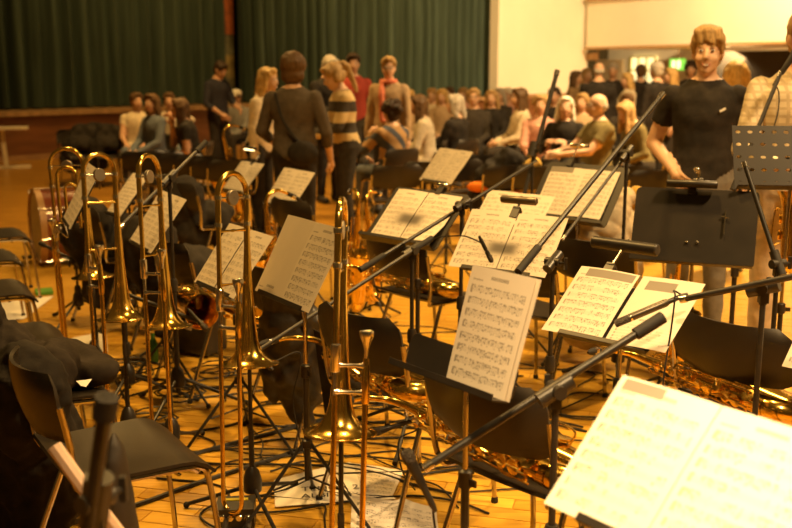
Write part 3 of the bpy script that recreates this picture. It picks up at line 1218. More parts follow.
# ------------------------------------------------------------------ people
def ik(s, w, l1, l2, pole):
    d = w - s
    D = np.linalg.norm(d)
    D2 = min(D, (l1 + l2) * .999)
    u = d / (D + 1e-9)
    w = s + u * D2
    a = (l1 * l1 - l2 * l2 + D2 * D2) / (2 * D2)
    h = math.sqrt(max(0, l1 * l1 - a * a))
    p = pole - u * (pole @ u)
    return s + u * a + unit(p) * h, w


def hand_mesh(mb, wr, d, palm, side, s=1.0, curl=.5):
    """palm and five fingers from wrist wr along d, palm faces 'palm'"""
    d = unit(d)
    palm = unit(palm - d * (palm @ d))
    lat = np.cross(d, palm) * side
    c = wr + d * .05 * s
    mb.cap2(wr - d * .01, .024 * s, wr + d * .055 * s, .03 * s, 8)
    R = np.array([lat, palm, d]).T
    mb.ball(wr + d * .055 * s, V(.040, .017, .045) * s, R, 10, 8)
    for i, (o, L) in enumerate(((-.028, .062), (-.010, .075), (.010, .080), (.028, .072))):
        p0 = wr + d * .085 * s + lat * o * s
        d1 = unit(d + palm * curl * .6)
        d2 = unit(d + palm * curl * 1.6)
        p1 = p0 + d1 * L * .5 * s
        p2 = p1 + d2 * L * .5 * s
        mb.tube([p0 - d * .012 * s, p0, p1, p2, p2 + d2 * .006 * s], [.009 * s, .0095 * s, .0088 * s, .0075 * s, .003 * s], 7)
    p0 = wr + d * .03 * s + lat * .032 * s
    p1 = p0 + unit(d + lat * .9 + palm * .3) * .038 * s
    p2 = p1 + unit(d + lat * .2 + palm * .5) * .032 * s
    mb.tube([p0 - lat * .012 * s, p0, p1, p2, p2 + d * .005], [.012 * s, .0115 * s, .010 * s, .0085 * s, .003 * s], 7)


def person(label, loc, yaw, h=1.7, sit=False, lean=0, head=(0, 0), hands=None, top=None, bottom=None, shoe=None, sk=0,
           hair=('short', None), sleeve='long', vox=.02, fat=1.0, sw=1.0, group=None, face=True, glasses=False, smile=False,
           zfloor=0.0, knees=None, twist=0, poles=None, neckline=0.0, seat_z=.46, skirt=False):
    hands = hands or {}
    sc = h / 1.7
    r = thing('person', label, 'person', (loc[0], loc[1], zfloor), yaw, group)
    ml, lab, bones = MB(), [], []
    RL = rot_z(math.radians(twist)) @ rot_x(-math.radians(lean))
    if sit:
        dz = (seat_z + .075) / sc - .93
    else:
        dz = 0.0
    piv = V(0, 0, .93 + dz)

    def U(p):
        p = V(*p) + V(0, 0, dz)
        return piv + RL @ (p - piv)

    def bone(a, b, ra, rb, l):
        bones.append((np.asarray(a, float), np.asarray(b, float), ra, rb, l))

    def limb(a, ra, b, rb, l):
        ml.cap2(a, ra, b, rb, 12)
        bone(a, b, ra, rb, l)

    # torso
    rings = []
    TR = [(.83, .150, .105, -.01), (.90, .172, .125, -.012), (.98, .165, .115, -.005), (1.08, .148, .105, 0), (1.17, .152, .108, 0),
          (1.27, .170 * sw, .118, .0), (1.34, .180 * sw, .112, -.005), (1.39, .145 * sw, .092, -.01), (1.425, .10, .072, -.012), (1.47, .055, .055, -.01)]
    for (z, rx, ry, yo) in TR:
        fx = fat if z < 1.3 else (1 + (fat - 1) * .4)
        rings.append([U((rx * fx * math.cos(a), yo + ry * fx * math.sin(a) + (.03 * (fat - 1) * 3 if z < 1.2 else 0), z)) for a in np.linspace(0, 2 * math.pi, 20, endpoint=False)])
    ml.loft(rings)
    bone(U((0, 0, 1.0)), U((0, 0, 1.30)), .16 * fat, .14, 'top')
    bone(U((-.14 * sw, 0, 1.325)), U((.14 * sw, 0, 1.325)), .075, .075, 'top')
    bone(U((-.08, 0, .90)), U((.08, 0, .90)), .115 * fat, .115 * fat, 'bottom')
    # neck and head
    nb, nt_ = U((0, -.012, 1.42)), U((0, .012, 1.50))
    HR = RL @ rot_x(math.radians(lean) * .7) @ rot_z(math.radians(head[0])) @ rot_x(-math.radians(head[1]))
    hc = nt_ + HR @ V(0, .018, .085)
    limb(nb, .055, nt_ + HR @ V(0, 0, .02), .050, 'skin')

    def Hd(*p):
        return hc + HR @ V(*p)

    ml.ball(Hd(0, -.012, .028), (.077, .096, .092), HR, 18, 12)
    ml.ball(Hd(0, .020, -.030), (.060, .072, .086), HR, 16, 10)
    ml.ball(Hd(0, .062, -.088), (.026, .026, .022), HR)
    ml.cap2(Hd(0, .088, .012), .009, Hd(0, .106, -.022), .0135, 8)
    for sx in (-1, 1):
        ml.ball(Hd(sx * .075, -.005, -.005), (.010, .020, .032), HR, 8, 6)
        ml.ball(Hd(sx * .035, .062, -.028), (.026, .024, .026), HR, 8, 6)
    bone(Hd(0, 0, -.05), Hd(0, 0, .05), .09, .10, 'skin')
    # legs
    for sx, key in ((1, 'R'), (-1, 'L')):
        hip = V(sx * .088, 0, .90 + dz) if not sit else V(sx * .095, .0, .915 + dz)
        if sit:
            kk = (knees or {}).get(key, (sx * .12, .42, 0, .40))
            kn = V(kk[0], kk[1], .92 + dz - .01 + (kk[2] if len(kk) > 2 else 0))
            fy = kk[3] if len(kk) > 3 else kk[1]
            an = V(kk[0], fy, .085)
        else:
            kk = (knees or {}).get(key, (sx * .10, .02, 0, -.01))
            kn = V(kk[0], kk[1], .49)
            an = V(kk[0] + sx * .01, kk[3], .085)
        limb(hip, .088 * fat, kn, .060, 'bottom')
        limb(kn, .060, an, .043 if not skirt else .036, 'bottom' if not skirt else 'skin')
        limb(an + V(0, -.03, -.04), .040, an + V(sx * .02, .15, -.05), .033, 'shoe')
    # arms
    hinfo = []
    for sx, key in ((1, 'R'), (-1, 'L')):
        sh = U((sx * .172 * sw, -.008, 1.358))
        hp = hands.get(key)
        if hp is None:
            hp = (sx * .24, .05, .80) if not sit else (sx * .10, .30, (.60 - dz * 0) - 0)
            hp = V(*hp)
        else:
            hp = V(*hp)
        pole = V(*((poles or {}).get(key, (sx * .6, -.6, -.5))))
        el, wr = ik(sh, hp, .285, .255, pole)
        limb(sh, .053 * (1 + (fat - 1) * .5), el, .044, 'top')
        mid = el * .55 + wr * .45
        if sleeve == 'long':
            limb(el, .044, wr, .032, 'top')
        elif sleeve == 'half':
            limb(el, .042, mid, .037, 'top')
            limb(mid, .036, wr, .028, 'skin')
        else:
            bones[-1] = (sh, sh * .45 + el * .55, .056, .046, 'top')
            bone(sh * .4 + el * .6, el, .046, .044, 'skin')
            limb(el, .043, wr, .029, 'skin')
            if sleeve == 'none':
                bones[-3] = (sh, sh + V(0, 0, .001), .01, .01, 'skin')
        hinfo.append((wr, unit(wr - el), sx))
    if skirt:
        pass
    ml.v = [tuple(sc * np.array(p)) for p in ml.v]
    me = remesh(ml, vox, 3)
    co, no = vcoords(me), vnormals(me)
    labs = ['skin', 'top', 'bottom', 'shoe']
    best = np.full(len(co), 1e9)
    idx = np.zeros(len(co), int)
    for (a, b, ra, rb, l) in bones:
        a, b = a * sc, b * sc
        ab = b - a
        t = np.clip(((co - a) @ ab) / (ab @ ab + 1e-12), 0, 1)
        dist = np.linalg.norm(co - (a + t[:, None] * ab), axis=1) - sc * (ra + (rb - ra) * t)
        u = dist < best
        best[u] = dist[u]
        idx[u] = labs.index(l)
    amt = np.array([0, .010, .007, .004])[idx] * sc
    ns = np.array([noise.noise(Vector(p * 11)) for p in co])
    wr_ = np.array([0, .008, .006, 0])[idx] * ns
    set_co(me, co + no * (amt + wr_)[:, None])
    mats = [skin(sk), top or FABRICB, bottom or FABRICB, shoe or RUBBER]
    me.materials.clear()
    for m_ in mats:
        me.materials.append(m_)
    pi = []
    for p in me.polygons:
        q = [idx[i] for i in p.vertices]
        pi.append(int(max(set(q), key=q.count)))
    me.polygons.foreach_set('material_index', pi)
    me.shade_smooth()
    me.name = 'body'
    bo = link('body', me, r)
    # hands
    for wr, d, sx in hinfo:
        hm = MB()
        palm = V(-sx * .8, .25, -.35) if abs(d[2]) < .8 else V(-sx, .2, 0)
        hand_mesh(hm, wr * sc, d, palm, -sx, sc, .55)
        part('hand', hm, skin(sk), r, 60)
    # face
    if face:
        for sx in (-1, 1):
            e = Hd(sx * .030, .0785, .012) * sc
            ey = part('eye', MB().ball(e, V(.0115, .0095, .0062) * sc, HR, 12, 8), EYEW, r)
            part('iris', MB().ball(Hd(sx * .030, .0868, .012) * sc, V(.0058, .004, .0056) * sc, HR, 10, 6), EYED, ey)
            part('eyebrow', MB().tube([Hd(sx * .014, .090, .031) * sc, Hd(sx * .032, .088, .036) * sc, Hd(sx * .050, .074, .030) * sc], [.002 * sc, .0035 * sc, .0015 * sc], 6), hair[1] or EYED, r)
        mw = .024 if smile else .020
        mz = -.062
        pts = [Hd(-mw, .073, mz + (.008 if smile else 0)) * sc, Hd(-mw * .5, .087, mz) * sc, Hd(0, .091, mz - (.003 if smile else 0)) * sc, Hd(mw * .5, .087, mz) * sc, Hd(mw, .073, mz + (.008 if smile else 0)) * sc]
        mo = part('mouth', MB().tube(bez(pts, 3), .0046 * sc, 8), LIPS, r)
        if smile:
            pts = [p + (HR @ V(0, .0042, .001)) * sc for p in pts[1:4]]
            part('teeth', MB().tube(bez([pts[0], pts[1], pts[2]], 3), .0030 * sc, 6), TEETH, mo)
    if glasses:
        gm = MB()
        for sx in (-1, 1):
            gm.tube([Hd(sx * .032 + .022 * math.cos(a), .096, .010 + .017 * math.sin(a)) * sc for a in np.linspace(0, 2 * math.pi, 16, endpoint=False)], .0022 * sc, 6, closed=True)
            gm.tube([Hd(sx * .054, .094, .014) * sc, Hd(sx * .078, .0, .012) * sc], .002 * sc, 6)
        gm.tube([Hd(-.010, .098, .014) * sc, Hd(.010, .098, .014) * sc], .002 * sc, 6)
        part('glasses', gm, EYED, r)
    # hair
    st, hmat = hair
    if st and hmat:
        hm = MB()
        hv = max(.009, vox * .7)
        if st != 'fringe_ring':
            hm.ball(Hd(0, -.024, .046), (.086, .100, .088), HR, 18, 12)
            hm.ball(Hd(0, -.045, .0), (.080, .072, .095), HR, 18, 12)
            hm.ball(Hd(.0, .045, .098), (.062, .045, .030), HR, 12, 8)
            for sx in (-1, 1):
                hm.ball(Hd(sx * .066, .022, .058), (.022, .045, .045), HR, 10, 8)
        else:
            hm.ball(Hd(0, -.050, .0), (.080, .062, .060), HR, 18, 12)
        if st == 'mop':
            hm.ball(Hd(0, .030, .112), (.072, .062, .034), HR, 14, 10)
            for q in range(7):
                x_ = -.054 + q * .018
                hm.cap2(Hd(x_, .066, .108), .020, Hd(x_ * 1.2 - .016, .092 - abs(x_) * .4, .052 + .014 * math.sin(q * 2.1)), .007, 8)
            for sx in (-1, 1):
                hm.ball(Hd(sx * .070, .008, .045), (.019, .050, .055), HR, 12, 8)
        if st in ('long', 'ponytail', 'bob'):
            dn = {'long': .34, 'bob': .17, 'ponytail': .06}[st]
            for sx in (-1, 0, 1):
                a = Hd(sx * .062, -.045 if sx else -.085, .03)
                b = a + V(0, 0, -dn) * .7 + HR @ V(sx * .025, .01 if sx else -.03, -.3 * dn)
                hm.cap2(a, .042, b, .040 if st != 'long' else .034, 10)
            if st in ('long', 'bob'):
                for sx in (-1, 1):
                    a = Hd(sx * .074, .012, .05)
                    hm.cap2(a, .024, a + V(0, 0, -dn * .8) + HR @ V(sx * .012, -.01, 0), .024, 10)
        if st == 'bigbob':
            hm.ball(Hd(0, -.030, .040), (.108, .118, .112), HR, 18, 12)
            hm.ball(Hd(0, -.050, -.045), (.098, .080, .080), HR, 18, 12)
        if st == 'ponytail':
            a = Hd(0, -.105, .075)
            hm.ball(a, .035)
            hm.tube(bez([a, Hd(0, -.155, .05), Hd(.01, -.16, -.06), Hd(.0, -.14, -.24)], 4), [.026 + .012 * math.sin(math.pi * min(1, i / 10)) for i in range(12)] + [.012], 10)
        if st == 'bun':
            hm.ball(Hd(0, -.115, .05), .042)
        if st == 'curly':
            rn = random.Random(int(abs(loc[0] * 100)))
            for q in range(26):
                a, b = rn.uniform(0, 6.28), rn.uniform(-.3, 1.2)
                p = V(math.cos(a) * math.cos(b) * .095, -.03 + math.sin(a) * math.cos(b) * .10, .03 + math.sin(b) * .10)
                if p[1] > .045 and p[2] < .08:
                    continue
                hm.ball(Hd(*p), .036, None, 8, 6)
            hm.ball(Hd(0, -.06, -.04), (.085, .06, .08), HR)
        hm.v = [tuple(sc * np.array(p)) for p in hm.v]
        blob('hair', hm, hmat, r, hv, .006, 26, 2)
    return r, (lambda *p: (hc + HR @ V(*p)) * sc), (lambda *p: U(p) * sc)


def face_to(dx, dy):
    """yaw so that local +Y points along (dx, dy)"""
    return math.atan2(-dx, dy)


def stand_at(px, Y):
    p = at_y(px, 70, Y)
    return (p[0], Y)

# ================================================================== the band's corner
# trombones
trombone((340, 433), (342, 203), 'trombone with its silver mouthpiece in clear view', math.radians(86))
trombone((249, 364), (232, 175), 'trombone standing between the two open music sheets', math.radians(57))
trombone((167, 327), (148, 157), 'narrow looking trombone beside a boom stand', math.radians(71))
trombone((123, 319), (98, 155), 'trombone with a round counterweight beside the valve trombone', math.radians(48))
trombone((93, 277), (65, 148), 'trombone with extra valve loops beside the bass drum', math.radians(8), fatt=True, w=.16)

# music stands and their sheets: centre, yaw and tilt worked out from each sheet's four corners
def rig(pos, yaw, t, stand_label, sheet_label, pages=None, W=.33, Hd=.25, dz=0.0, **kw):
    pos = V(*pos)
    yaw, t = yaw * D2R, t * D2R
    s = music_stand(pos, yaw, t, stand_label, W, Hd, **kw)
    if sheet_label:
        sheet(pos, yaw, t, sheet_label, pages or [(-.21, -.001, {}), (.001, .21, {})])
    return pos, yaw, t, s


rig((-.33, 3.36, .955), -57, 29, 'black music stand behind the mouthpiece trombone', 'open sheet with a blank left page and printed right page',
    [(-.205, 0, dict(rows=1, dens=0, top=.052)), (.0, .21, dict(rows=8, dens=.7))])
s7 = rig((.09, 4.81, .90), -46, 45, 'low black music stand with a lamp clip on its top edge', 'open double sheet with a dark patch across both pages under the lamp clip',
    [(-.21, -.003, dict(dark_patch=(.90, .42, .32, .11), rows=8)), (.003, .22, dict(dark_patch=(.05, .42, .28, .11), rows=8, dog=.09))], W=.50, Hd=.34)
rig((.37, 7.4, .90), -58, 40, 'black music stand before the seated audience', 'open sheet on a stand before the seated audience',
    [(-.21, 0, dict(rows=10)), (.0, .21, dict(rows=10))])
s9 = rig((.47, 4.15, .885), -35, 42, 'black music stand under the tube lamp', 'wide open double sheet with a dark patch beside the page fold',
    [(-.23, -.002, dict(dark_patch=(.92, .38, .26, .10), rows=7)), (.002, .23, dict(dark_patch=(.05, .38, .22, .10), rows=7))])
s10 = rig((.985, 5.45, .94), -46, 36, 'tall black music stand rising before the quilted coat', 'open double sheet on the tall stand by the quilted coat',
    [(-.225, -.0, dict(rows=9, dens=.6, stripe=(.0, .88, .7, 1.0))), (.0, .225, dict(rows=9, dens=.6))], W=.54, Hd=.37)
p11 = rig((.235, 2.36, .975), -52, 18, 'black tray stand with ledge below a single page', 'single closely printed page standing upright on the tray stand',
    [(-.108, .108, dict(rows=8, dens=.75, lift=.012)), (-.100, .116, dict(rows=8, dens=.5, lift=.004, bulge=.002))], W=.40, Hd=.09, spread=.24, xs=-.09, lip=.06)
s12 = rig((.745, 3.21, .825), -44, 52, 'black music stand with a sheet under the boom microphone', 'open double sheet with grey bars across the page heads',
    [(-.235, -.004, dict(rows=7, dens=.6, stripe=(.16, .86, .96, .98))), (.010, .235, dict(rows=6, dens=.0, top=.30, stripe=(.14, .80, .62, .94), slope=.012))])
p13 = V(.43, 1.73, .905) + V(math.cos(-53 * D2R), math.sin(-53 * D2R), 0) * .115
rig(p13, -53, 46, 'black music stand carrying the largest palest sheet', 'largest and palest double sheet, faintly printed',
    [(-.225, -.001, dict(rows=8, dens=.45, stripe=(.06, .90, .5, .985), tone=(.88, .84, .76))), (.001, .225, dict(rows=8, dens=.4, tone=(.88, .84, .76)))], W=.28)
rig((-.68, 4.1, .82), -56, 37, 'black music stand behind the trombone between two sheets', 'open double sheet behind the slender trombone tubes',
    [(-.205, -.005, dict(rows=8)), (.005, .205, dict(rows=7))])
rig((-1.14, 4.73, .89), -61, 36, 'black music stand behind the narrow looking trombone', 'open tilted sheet behind the narrow looking trombone',
    [(-.205, 0, dict(rows=9)), (.0, .205, dict(rows=9))])
s4 = rig((-1.24, 8.1, .745), -50, 42, 'black music stand lit by a lamp near the upright saxophone', 'brightly lit sheet near the upright saxophone',
    [(-.17, 0, dict(rows=9, dens=.35)), (.0, .17, dict(rows=9, dens=.35))], W=.32)
rig((-.735, 6.84, .80), -54, 37, 'black music stand behind the bent saxophone neck', 'open double sheet behind the bent saxophone neck',
    [(-.205, 0, dict(rows=8)), (.0, .205, dict(rows=8))])
rig((-1.48, 4.68, 1.02), -67, 28, 'black music stand showing through the valve trombone loops', 'sheet seen through the loops of the valve trombone',
    [(-.205, 0, dict(rows=9)), (.0, .205, dict(rows=9))])
rig((-1.62, 6.0, .86), -50, 40, 'black music stand between the paired trombones', 'small crooked sheet between the paired trombones',
    [(-.10, .11, dict(rows=9))], W=.2)
rig((.62, 5.35, .83), -40, 45, 'half hidden music stand behind the tube lamp', 'half hidden pale sheet behind the tube lamp',
    [(-.21, -.0, dict(rows=9, dens=.3)), (.0, .21, dict(rows=9, dens=.3))])
# right edge
rig((1.72, 3.62, .95), -52, 36, 'music stand at the flank of the pierced desk', 'pale sheet at the flank of the pierced desk',
    [(-.21, 0, dict(rows=8, dens=.4)), (.0, .21, dict(rows=8))])
rig((1.42, 2.92, .80), -50, 40, 'low music stand beside the wide black chair back', 'cut off sheet beside the wide black chair back',
    [(-.21, 0, dict(rows=8, dens=.4)), (.0, .21, dict(rows=8))])
b1 = rig((1.27, 4.22, .945), -22, 24, 'broad empty black music stand in front of the boy', None, W=.51, Hd=.335)
PH = mat('brown black pierced steel', (.014, .010, .006), .5, 0, .2, 6, spec=.25)
music_stand((1.70, 4.28, 1.235), -8 * D2R, 30 * D2R, 'black music stand pierced by rows of oval holes', W=.50, Hd=.30, holes=True, desk_m=PH)

# lamps clipped on desks
stand_light(s7[0], s7[1], s7[2], 'small bare lamp clip on the low black music stand', xo=.06, L=.07, r_=.012, rise=.03, fwd=.01, m=NICKEL, Hd=.34)
stand_light(s9[0], s9[1], s9[2], 'short grey tube lamp over the wide double sheet', xo=-.02, L=.17, r_=.017, rise=.06, fwd=.015, m=mat('grey lamp metal', (.16, .13, .09), .35, .6))
stand_light(b1[0], b1[1], b1[2], 'black clip lamp on the broad empty stand', xo=-.02, L=.21, r_=.017, rise=.012, fwd=.03, Hd=.335)
stand_light(s10[0], s10[1], s10[2], 'pale tube lamp on the tall stand by the quilted coat', xo=-.12, L=.12, r_=.012, rise=.12, fwd=-.01, m=NICKEL, Hd=.37)
stand_light(s4[0], s4[1], s4[2], 'lit tube lamp over the bright sheet', xo=.0, L=.18, r_=.015, rise=.07, fwd=.10, lit=9)
p12 = s12
stand_light(s12[0], s12[1], s12[2], 'long black tube lamp above the barred sheet', xo=-.13, L=.26, r_=.022, rise=.125, fwd=.0)
up_, nn_ = V(0, math.sin(b1[2]), math.cos(b1[2])), V(0, -math.cos(b1[2]), math.sin(b1[2]))
for dx in (-.022, .022):
    part('rivet', MB().ball(V(dx, 0, .945) - up_ * .07, (.006, .006, .006)), NICKEL, b1[3])
part('pencil_clip', MB().tube([V(.125, 0, .945) + up_ * q + nn_ * .004 for q in (.075, .02, -.03)], .004, 6).tube([V(.11, 0, .945) + up_ * .05 + nn_ * .004, V(.14, 0, .945) + up_ * .045 + nn_ * .004], .003, 6), NICKEL, b1[3], label='silver pencil clip')
# catches in the empty desk
tag(part('desk_clip', MB().tube([at_y(697, 183, 4.30), at_y(699, 172, 4.30), at_y(694, 168, 4.30)], .008, 8).tube([at_y(694, 180, 4.30), at_y(703, 180, 4.30)], .008, 8).ball(at_y(697, 170, 4.30), .013), NICKEL, None),
    'small silver clip on top of the broad empty stand', 'clip')

# chairs -------------------------------------------------------------
chair((.42, 2.80), -49 * D2R, 'black chair below the upright single page, saxophone on its seat')
chair((.05, 3.54), -50 * D2R, 'black chair behind the mouthpiece trombone, saxophone on its seat')
chair((1.31, 3.40), -52 * D2R, 'chair with a wide black back beside the barred sheet')
chair((.18, 5.15), -50 * D2R, 'black chair under the low music stand')
chair((.72, 4.75), -45 * D2R, 'black chair behind the wide double sheet')
chair((-.36, 4.35), -52 * D2R, 'black chair carrying the leather jacket')
chair((-.92, 5.0), -55 * D2R, 'black chair behind the narrow looking trombone')
chair((1.05, 5.9), -48 * D2R, 'black chair under the quilted coat')
chair((1.12, 5.05), -40 * D2R, 'black chair behind the broad empty stand')
chair((-.5, 6.6), -50 * D2R, 'black chair beside the upright saxophone')
chair((-1.3, 6.1), -56 * D2R, 'black chair near the black instrument case')
chair((-.845, 2.91), -57 * D2R, 'dark chair with a broad empty seat by the heaped coat')
fw = -62 * D2R
for (px, py, lb) in ((33, 238, 'dark chair fourth in the row from the coat'), (25, 262, 'dark chair third in the row from the coat'),
                     (38, 296, 'dark chair second in the row from the coat'), (76, 346, 'dark chair first in the row, next to the coat')):
    tp = at_z(px, py, .44)
    rt = V(math.cos(fw), math.sin(fw), 0)
    fd = V(-math.sin(fw), math.cos(fw), 0)
    c = tp - rt * .21 - fd * .22
    chair((c[0], c[1]), fw, lb)

# saxophones ----------------------------------------------------------
def lying(a, b, zz, label, scale, roll=.3):
    """body axis from pixel a to pixel b at height zz, bell side up"""
    A, B = at_z(a[0], a[1], zz), at_z(b[0], b[1], zz)
    d = unit(B - A)
    side = unit(np.cross(V(0, 0, 1), d))
    up = -V(0, 0, 1) * math.sin(roll) - side * math.cos(roll)
    R = frame(d, up)
    return sax(A, R, label, scale)


lying((592, 494), (398, 402), .53, 'long gold saxophone lying under the upright single page', 1.2, .2)
lying((418, 400), (325, 345), .53, 'gold saxophone lying behind the mouthpiece trombone', 1.15, .1)
lying((800, 420), (628, 352), .53, 'bright gold saxophone lying before the wide black chair back', 1.1, .2)
lying((452, 292), (385, 275), .52, 'gold saxophone lying under the low music stand', 1.1, .2)
lying((190, 290), (262, 325), .50, 'gold saxophone lying behind the slender trombone tubes', 1.0, .1)


def sax_on_stand(px, py_floor, label, yaw, scale=1.05, lean=12, zf=0.0):
    p = at_z(px, py_floor, zf)
    R = rot_z(yaw) @ rot_x(math.radians(-lean))
    sx_ = sax(p + V(0, 0, .12), R, label, scale)
    s = thing('saxophone_stand', 'black folding stand under ' + label, 'instrument stand', (p[0], p[1], 0), yaw)
    for k in range(3):
        a = 2 * math.pi * k / 3 + .4
        d = V(math.cos(a), math.sin(a), 0)
        part('leg', MB().tube([V(0, 0, .13), d * .24 + V(0, 0, .012)], .008, 8), BLACKM, s)
    part('cradle', MB().tube(bez([(-.06, .12, .20), (-.06, .03, .13), (0, .0, .11), (.06, .03, .13), (.06, .12, .20)], 5), .007, 8), RUBBER, s)
    part('upright', MB().tube([(0, -.03, .12), (0, -.07, .50)], .008, 8), BLACKM, s)
    return sx_


sax_on_stand(244, 238, 'tall bright saxophone beside the brightly lit sheet', 2.2, 1.25)
sax_on_stand(277, 352, 'saxophone with bent neck before the double sheet', math.radians(130), 1.05, 4)
sax_on_stand(352, 330, 'saxophone beside the tilted boom over the floor', math.radians(200), 1.0)
sax_on_stand(378, 322, 'saxophone under the low stand lamp', math.radians(150), .95)
sax_on_stand(664, 400, 'saxophone upright below the barred sheet', math.radians(200), .85, 6)

# bass drum ------------------------------------------------------------
dc = at_z(62, 262, 0)
DR = .32
bd = thing('bass_drum', 'red brown bass drum lying on its rim with wooden hoop', 'drum', (dc[0], dc[1], 0), math.radians(29))
DW = .36
RY = rot_y(math.pi / 2)
REDW = mat('red lacquered shell', (.16, .035, .010), .22, 0, .2, 5, coat=.6)
part('shell', MB().lathe([(DR - .02, -DW / 2), (DR - .015, -DW / 2), (DR - .015, DW / 2), (DR - .02, DW / 2)], 48, (0, 0, DR), RY), REDW, bd)
for sx in (-1, 1):
    part('hoop', MB().lathe([(DR - .028, sx * (DW / 2 - .03)), (DR, sx * (DW / 2 - .03)), (DR, sx * (DW / 2 + .022)), (DR - .028, sx * (DW / 2 + .022)), (DR - .028, sx * (DW / 2 - .03))], 48, (0, 0, DR), RY),
         mat('maple hoop', (.36, .20, .07), .35, 0, .2, 6), bd)
    part('drum_head', MB().lathe([(.001, sx * (DW / 2 + .004)), (DR - .028, sx * (DW / 2 + .004)), (DR - .028, sx * DW / 2), (.001, sx * DW / 2)], 48, (0, 0, DR), RY),
         mat('drum skin', (.55, .48, .36), .6), bd)
for k in range(8):
    a = 2 * math.pi * k / 8 + .2
    q = V(0, math.cos(a), math.sin(a))
    lg = MB().box(V(0, 0, DR) + q * (DR - .004), (.05, .016, .016), rot_x(a))
    for sx in (-1, 1):
        lg.tube([V(0, 0, DR) + q * (DR + .004), V(sx * (DW / 2 + .015), 0, DR) + q * (DR + .006)], .0035, 6)
        lg.box(V(sx * (DW / 2 + .02), 0, DR) + q * DR, (.012, .022, .022), rot_x(a))
    part('lug', lg, NICKEL, bd)
part('pedal_clamp', MB().box((-DW / 2 - .07, .10, .05), (.10, .08, .02)).tube([(-DW / 2 - .04, .10, .05), (-DW / 2 - .10, .10, .22)], .008, 8).ball((-DW / 2 - .1, .10, .23), (.03, .03, .02)), BLACKM, bd)
part('spur', MB().tube([(.05, -.30, .22), (.12, -.42, .012)], .007, 8), NICKEL, bd)
part('spur', MB().tube([(.05, .30, .22), (.12, .42, .012)], .007, 8), NICKEL, bd)

# ------------------------------------------------------------------ microphone stands
def floor_base(px, Y):
    p = at_y(px, 70, Y)
    return p[0], Y


def ms(px, Y, cl, a, b, label, thick=.009, rot=.3, **kw):
    """post under the clutch pixel; a, b = (px, py, Y)"""
    c = at_y(cl[0], cl[1], Y)
    return mic_stand((c[0], c[1]), c[2] - .02, c, at_y(*a), at_y(*b), label, thick, rot=rot, **kw)


ms(170, 4.55, (169, 178), (206, 142, 4.75), (121, 226, 4.3), 'boom stand beside the narrow looking trombone')
ms(411, 4.2, (412, 250), (432, 238, 4.25), (256, 352, 3.7), 'boom stand whose microphone hangs by the trombone between two sheets', .0085)
ms(463, 4.45, (462, 205), (360, 270, 4.1), (535, 162, 4.85), 'boom stand reaching over the low music stand', .0085)
ms(552, 3.7, (553, 262), (518, 272, 3.55), (662, 95, 4.35), 'boom stand rising steeply past the quilted coat', .010, rot=.8)
ms(626, 4.95, (627, 153), (631, 148, 5.0), (564, 238, 4.7), 'slim boom stand beside the broad empty stand', .008)
ms(556, 2.3, (556, 390), (663, 317, 2.45), (428, 466, 2.3), 'boom stand slanting across the chair below the single page', .0105, rot=.2)
ms(764, 2.9, (764, 288), (835, 268, 2.75), (684, 299, 2.98), 'boom stand holding the grey microphone over the barred sheet', .010, rot=1.0)
ms(533, 6.2, (533, 150), (512, 240, 6.1), (557, 72, 6.4), 'tall boom stand before the white haired woman', .014)
ms(742, 4.75, (742, 162), (733, 190, 4.7), (780, 74, 4.85), 'boom stand pointing up at the man with the checked sweater', .010)
ms(778, 3.55, (778, 264), (780, 272, 3.55), (745, 165, 3.75), 'short stand slanting below the pierced desk', .009)
ms(97, 1.55, (96, 500), (107, 397, 1.5), (84, 560, 1.55), 'thick capped stand rising before the broad empty seat', .0125)
ms(76, 6.2, (76, 262), (40, 243, 6.3), (80, 264, 6.15), 'low boom stand beside the bass drum', .010)
ms(128, 4.6, (124, 300), (116, 290, 4.6), (200, 322, 4.4), 'low boom stand between the trombone bells', .0095)

microphone(at_y(238, 345, 3.68), at_y(259, 360, 3.66), 'black microphone at the bell of the trombone between two sheets', r=.0155,
           cable=[at_y(275, 362, 3.7), at_y(298, 352, 3.75), at_y(300, 366, 3.75), at_y(293, 400, 3.8), at_y(300, 440, 3.85), at_z(310, 470, .01)])
microphone(at_y(405, 450, 2.28), at_y(424, 488, 2.27), 'black microphone on the slanting boom above the parquet', r=.0155,
           cable=[at_y(434, 520, 2.27), at_y(440, 560, 2.27)])
microphone(at_y(615, 324, 3.02), at_y(668, 302, 3.02), 'grey pencil microphone hanging over the barred sheet', 'pencil', r=.0125,
           cable=[at_y(674, 291, 3.02), at_y(675, 297, 3.0), at_y(671, 330, 2.98), at_y(664, 375, 2.96), at_y(660, 420, 2.95)])
microphone(at_y(797, 50, 4.85), at_y(781, 74, 4.85), 'microphone before the man with the checked sweater', r=.018,
           cable=[at_y(779, 95, 4.85), at_y(776, 120, 4.8), at_y(760, 160, 4.8), at_y(745, 190, 4.75)])
microphone(at_y(207, 330, 4.36), at_y(196, 318, 4.4), 'small microphone by the black instrument case', r=.013)
microphone(at_y(372, 433, 3.3), at_y(392, 427, 3.3), 'dark microphone lying by the mouthpiece trombone bell', r=.014,
           cable=[at_y(410, 421, 3.3), at_y(416, 430, 3.3), at_y(399, 440, 3.28), at_y(402, 470, 3.28), at_z(415, 490, .01)])
microphone(at_y(492, 262, 4.0), at_y(486, 250, 4.0), 'tiny clip microphone dangling over the wide double sheet', r=.010,
           cable=[at_y(482, 243, 4.05), at_y(464, 236, 4.1), at_y(440, 237, 4.2), at_y(432, 240, 4.25)])

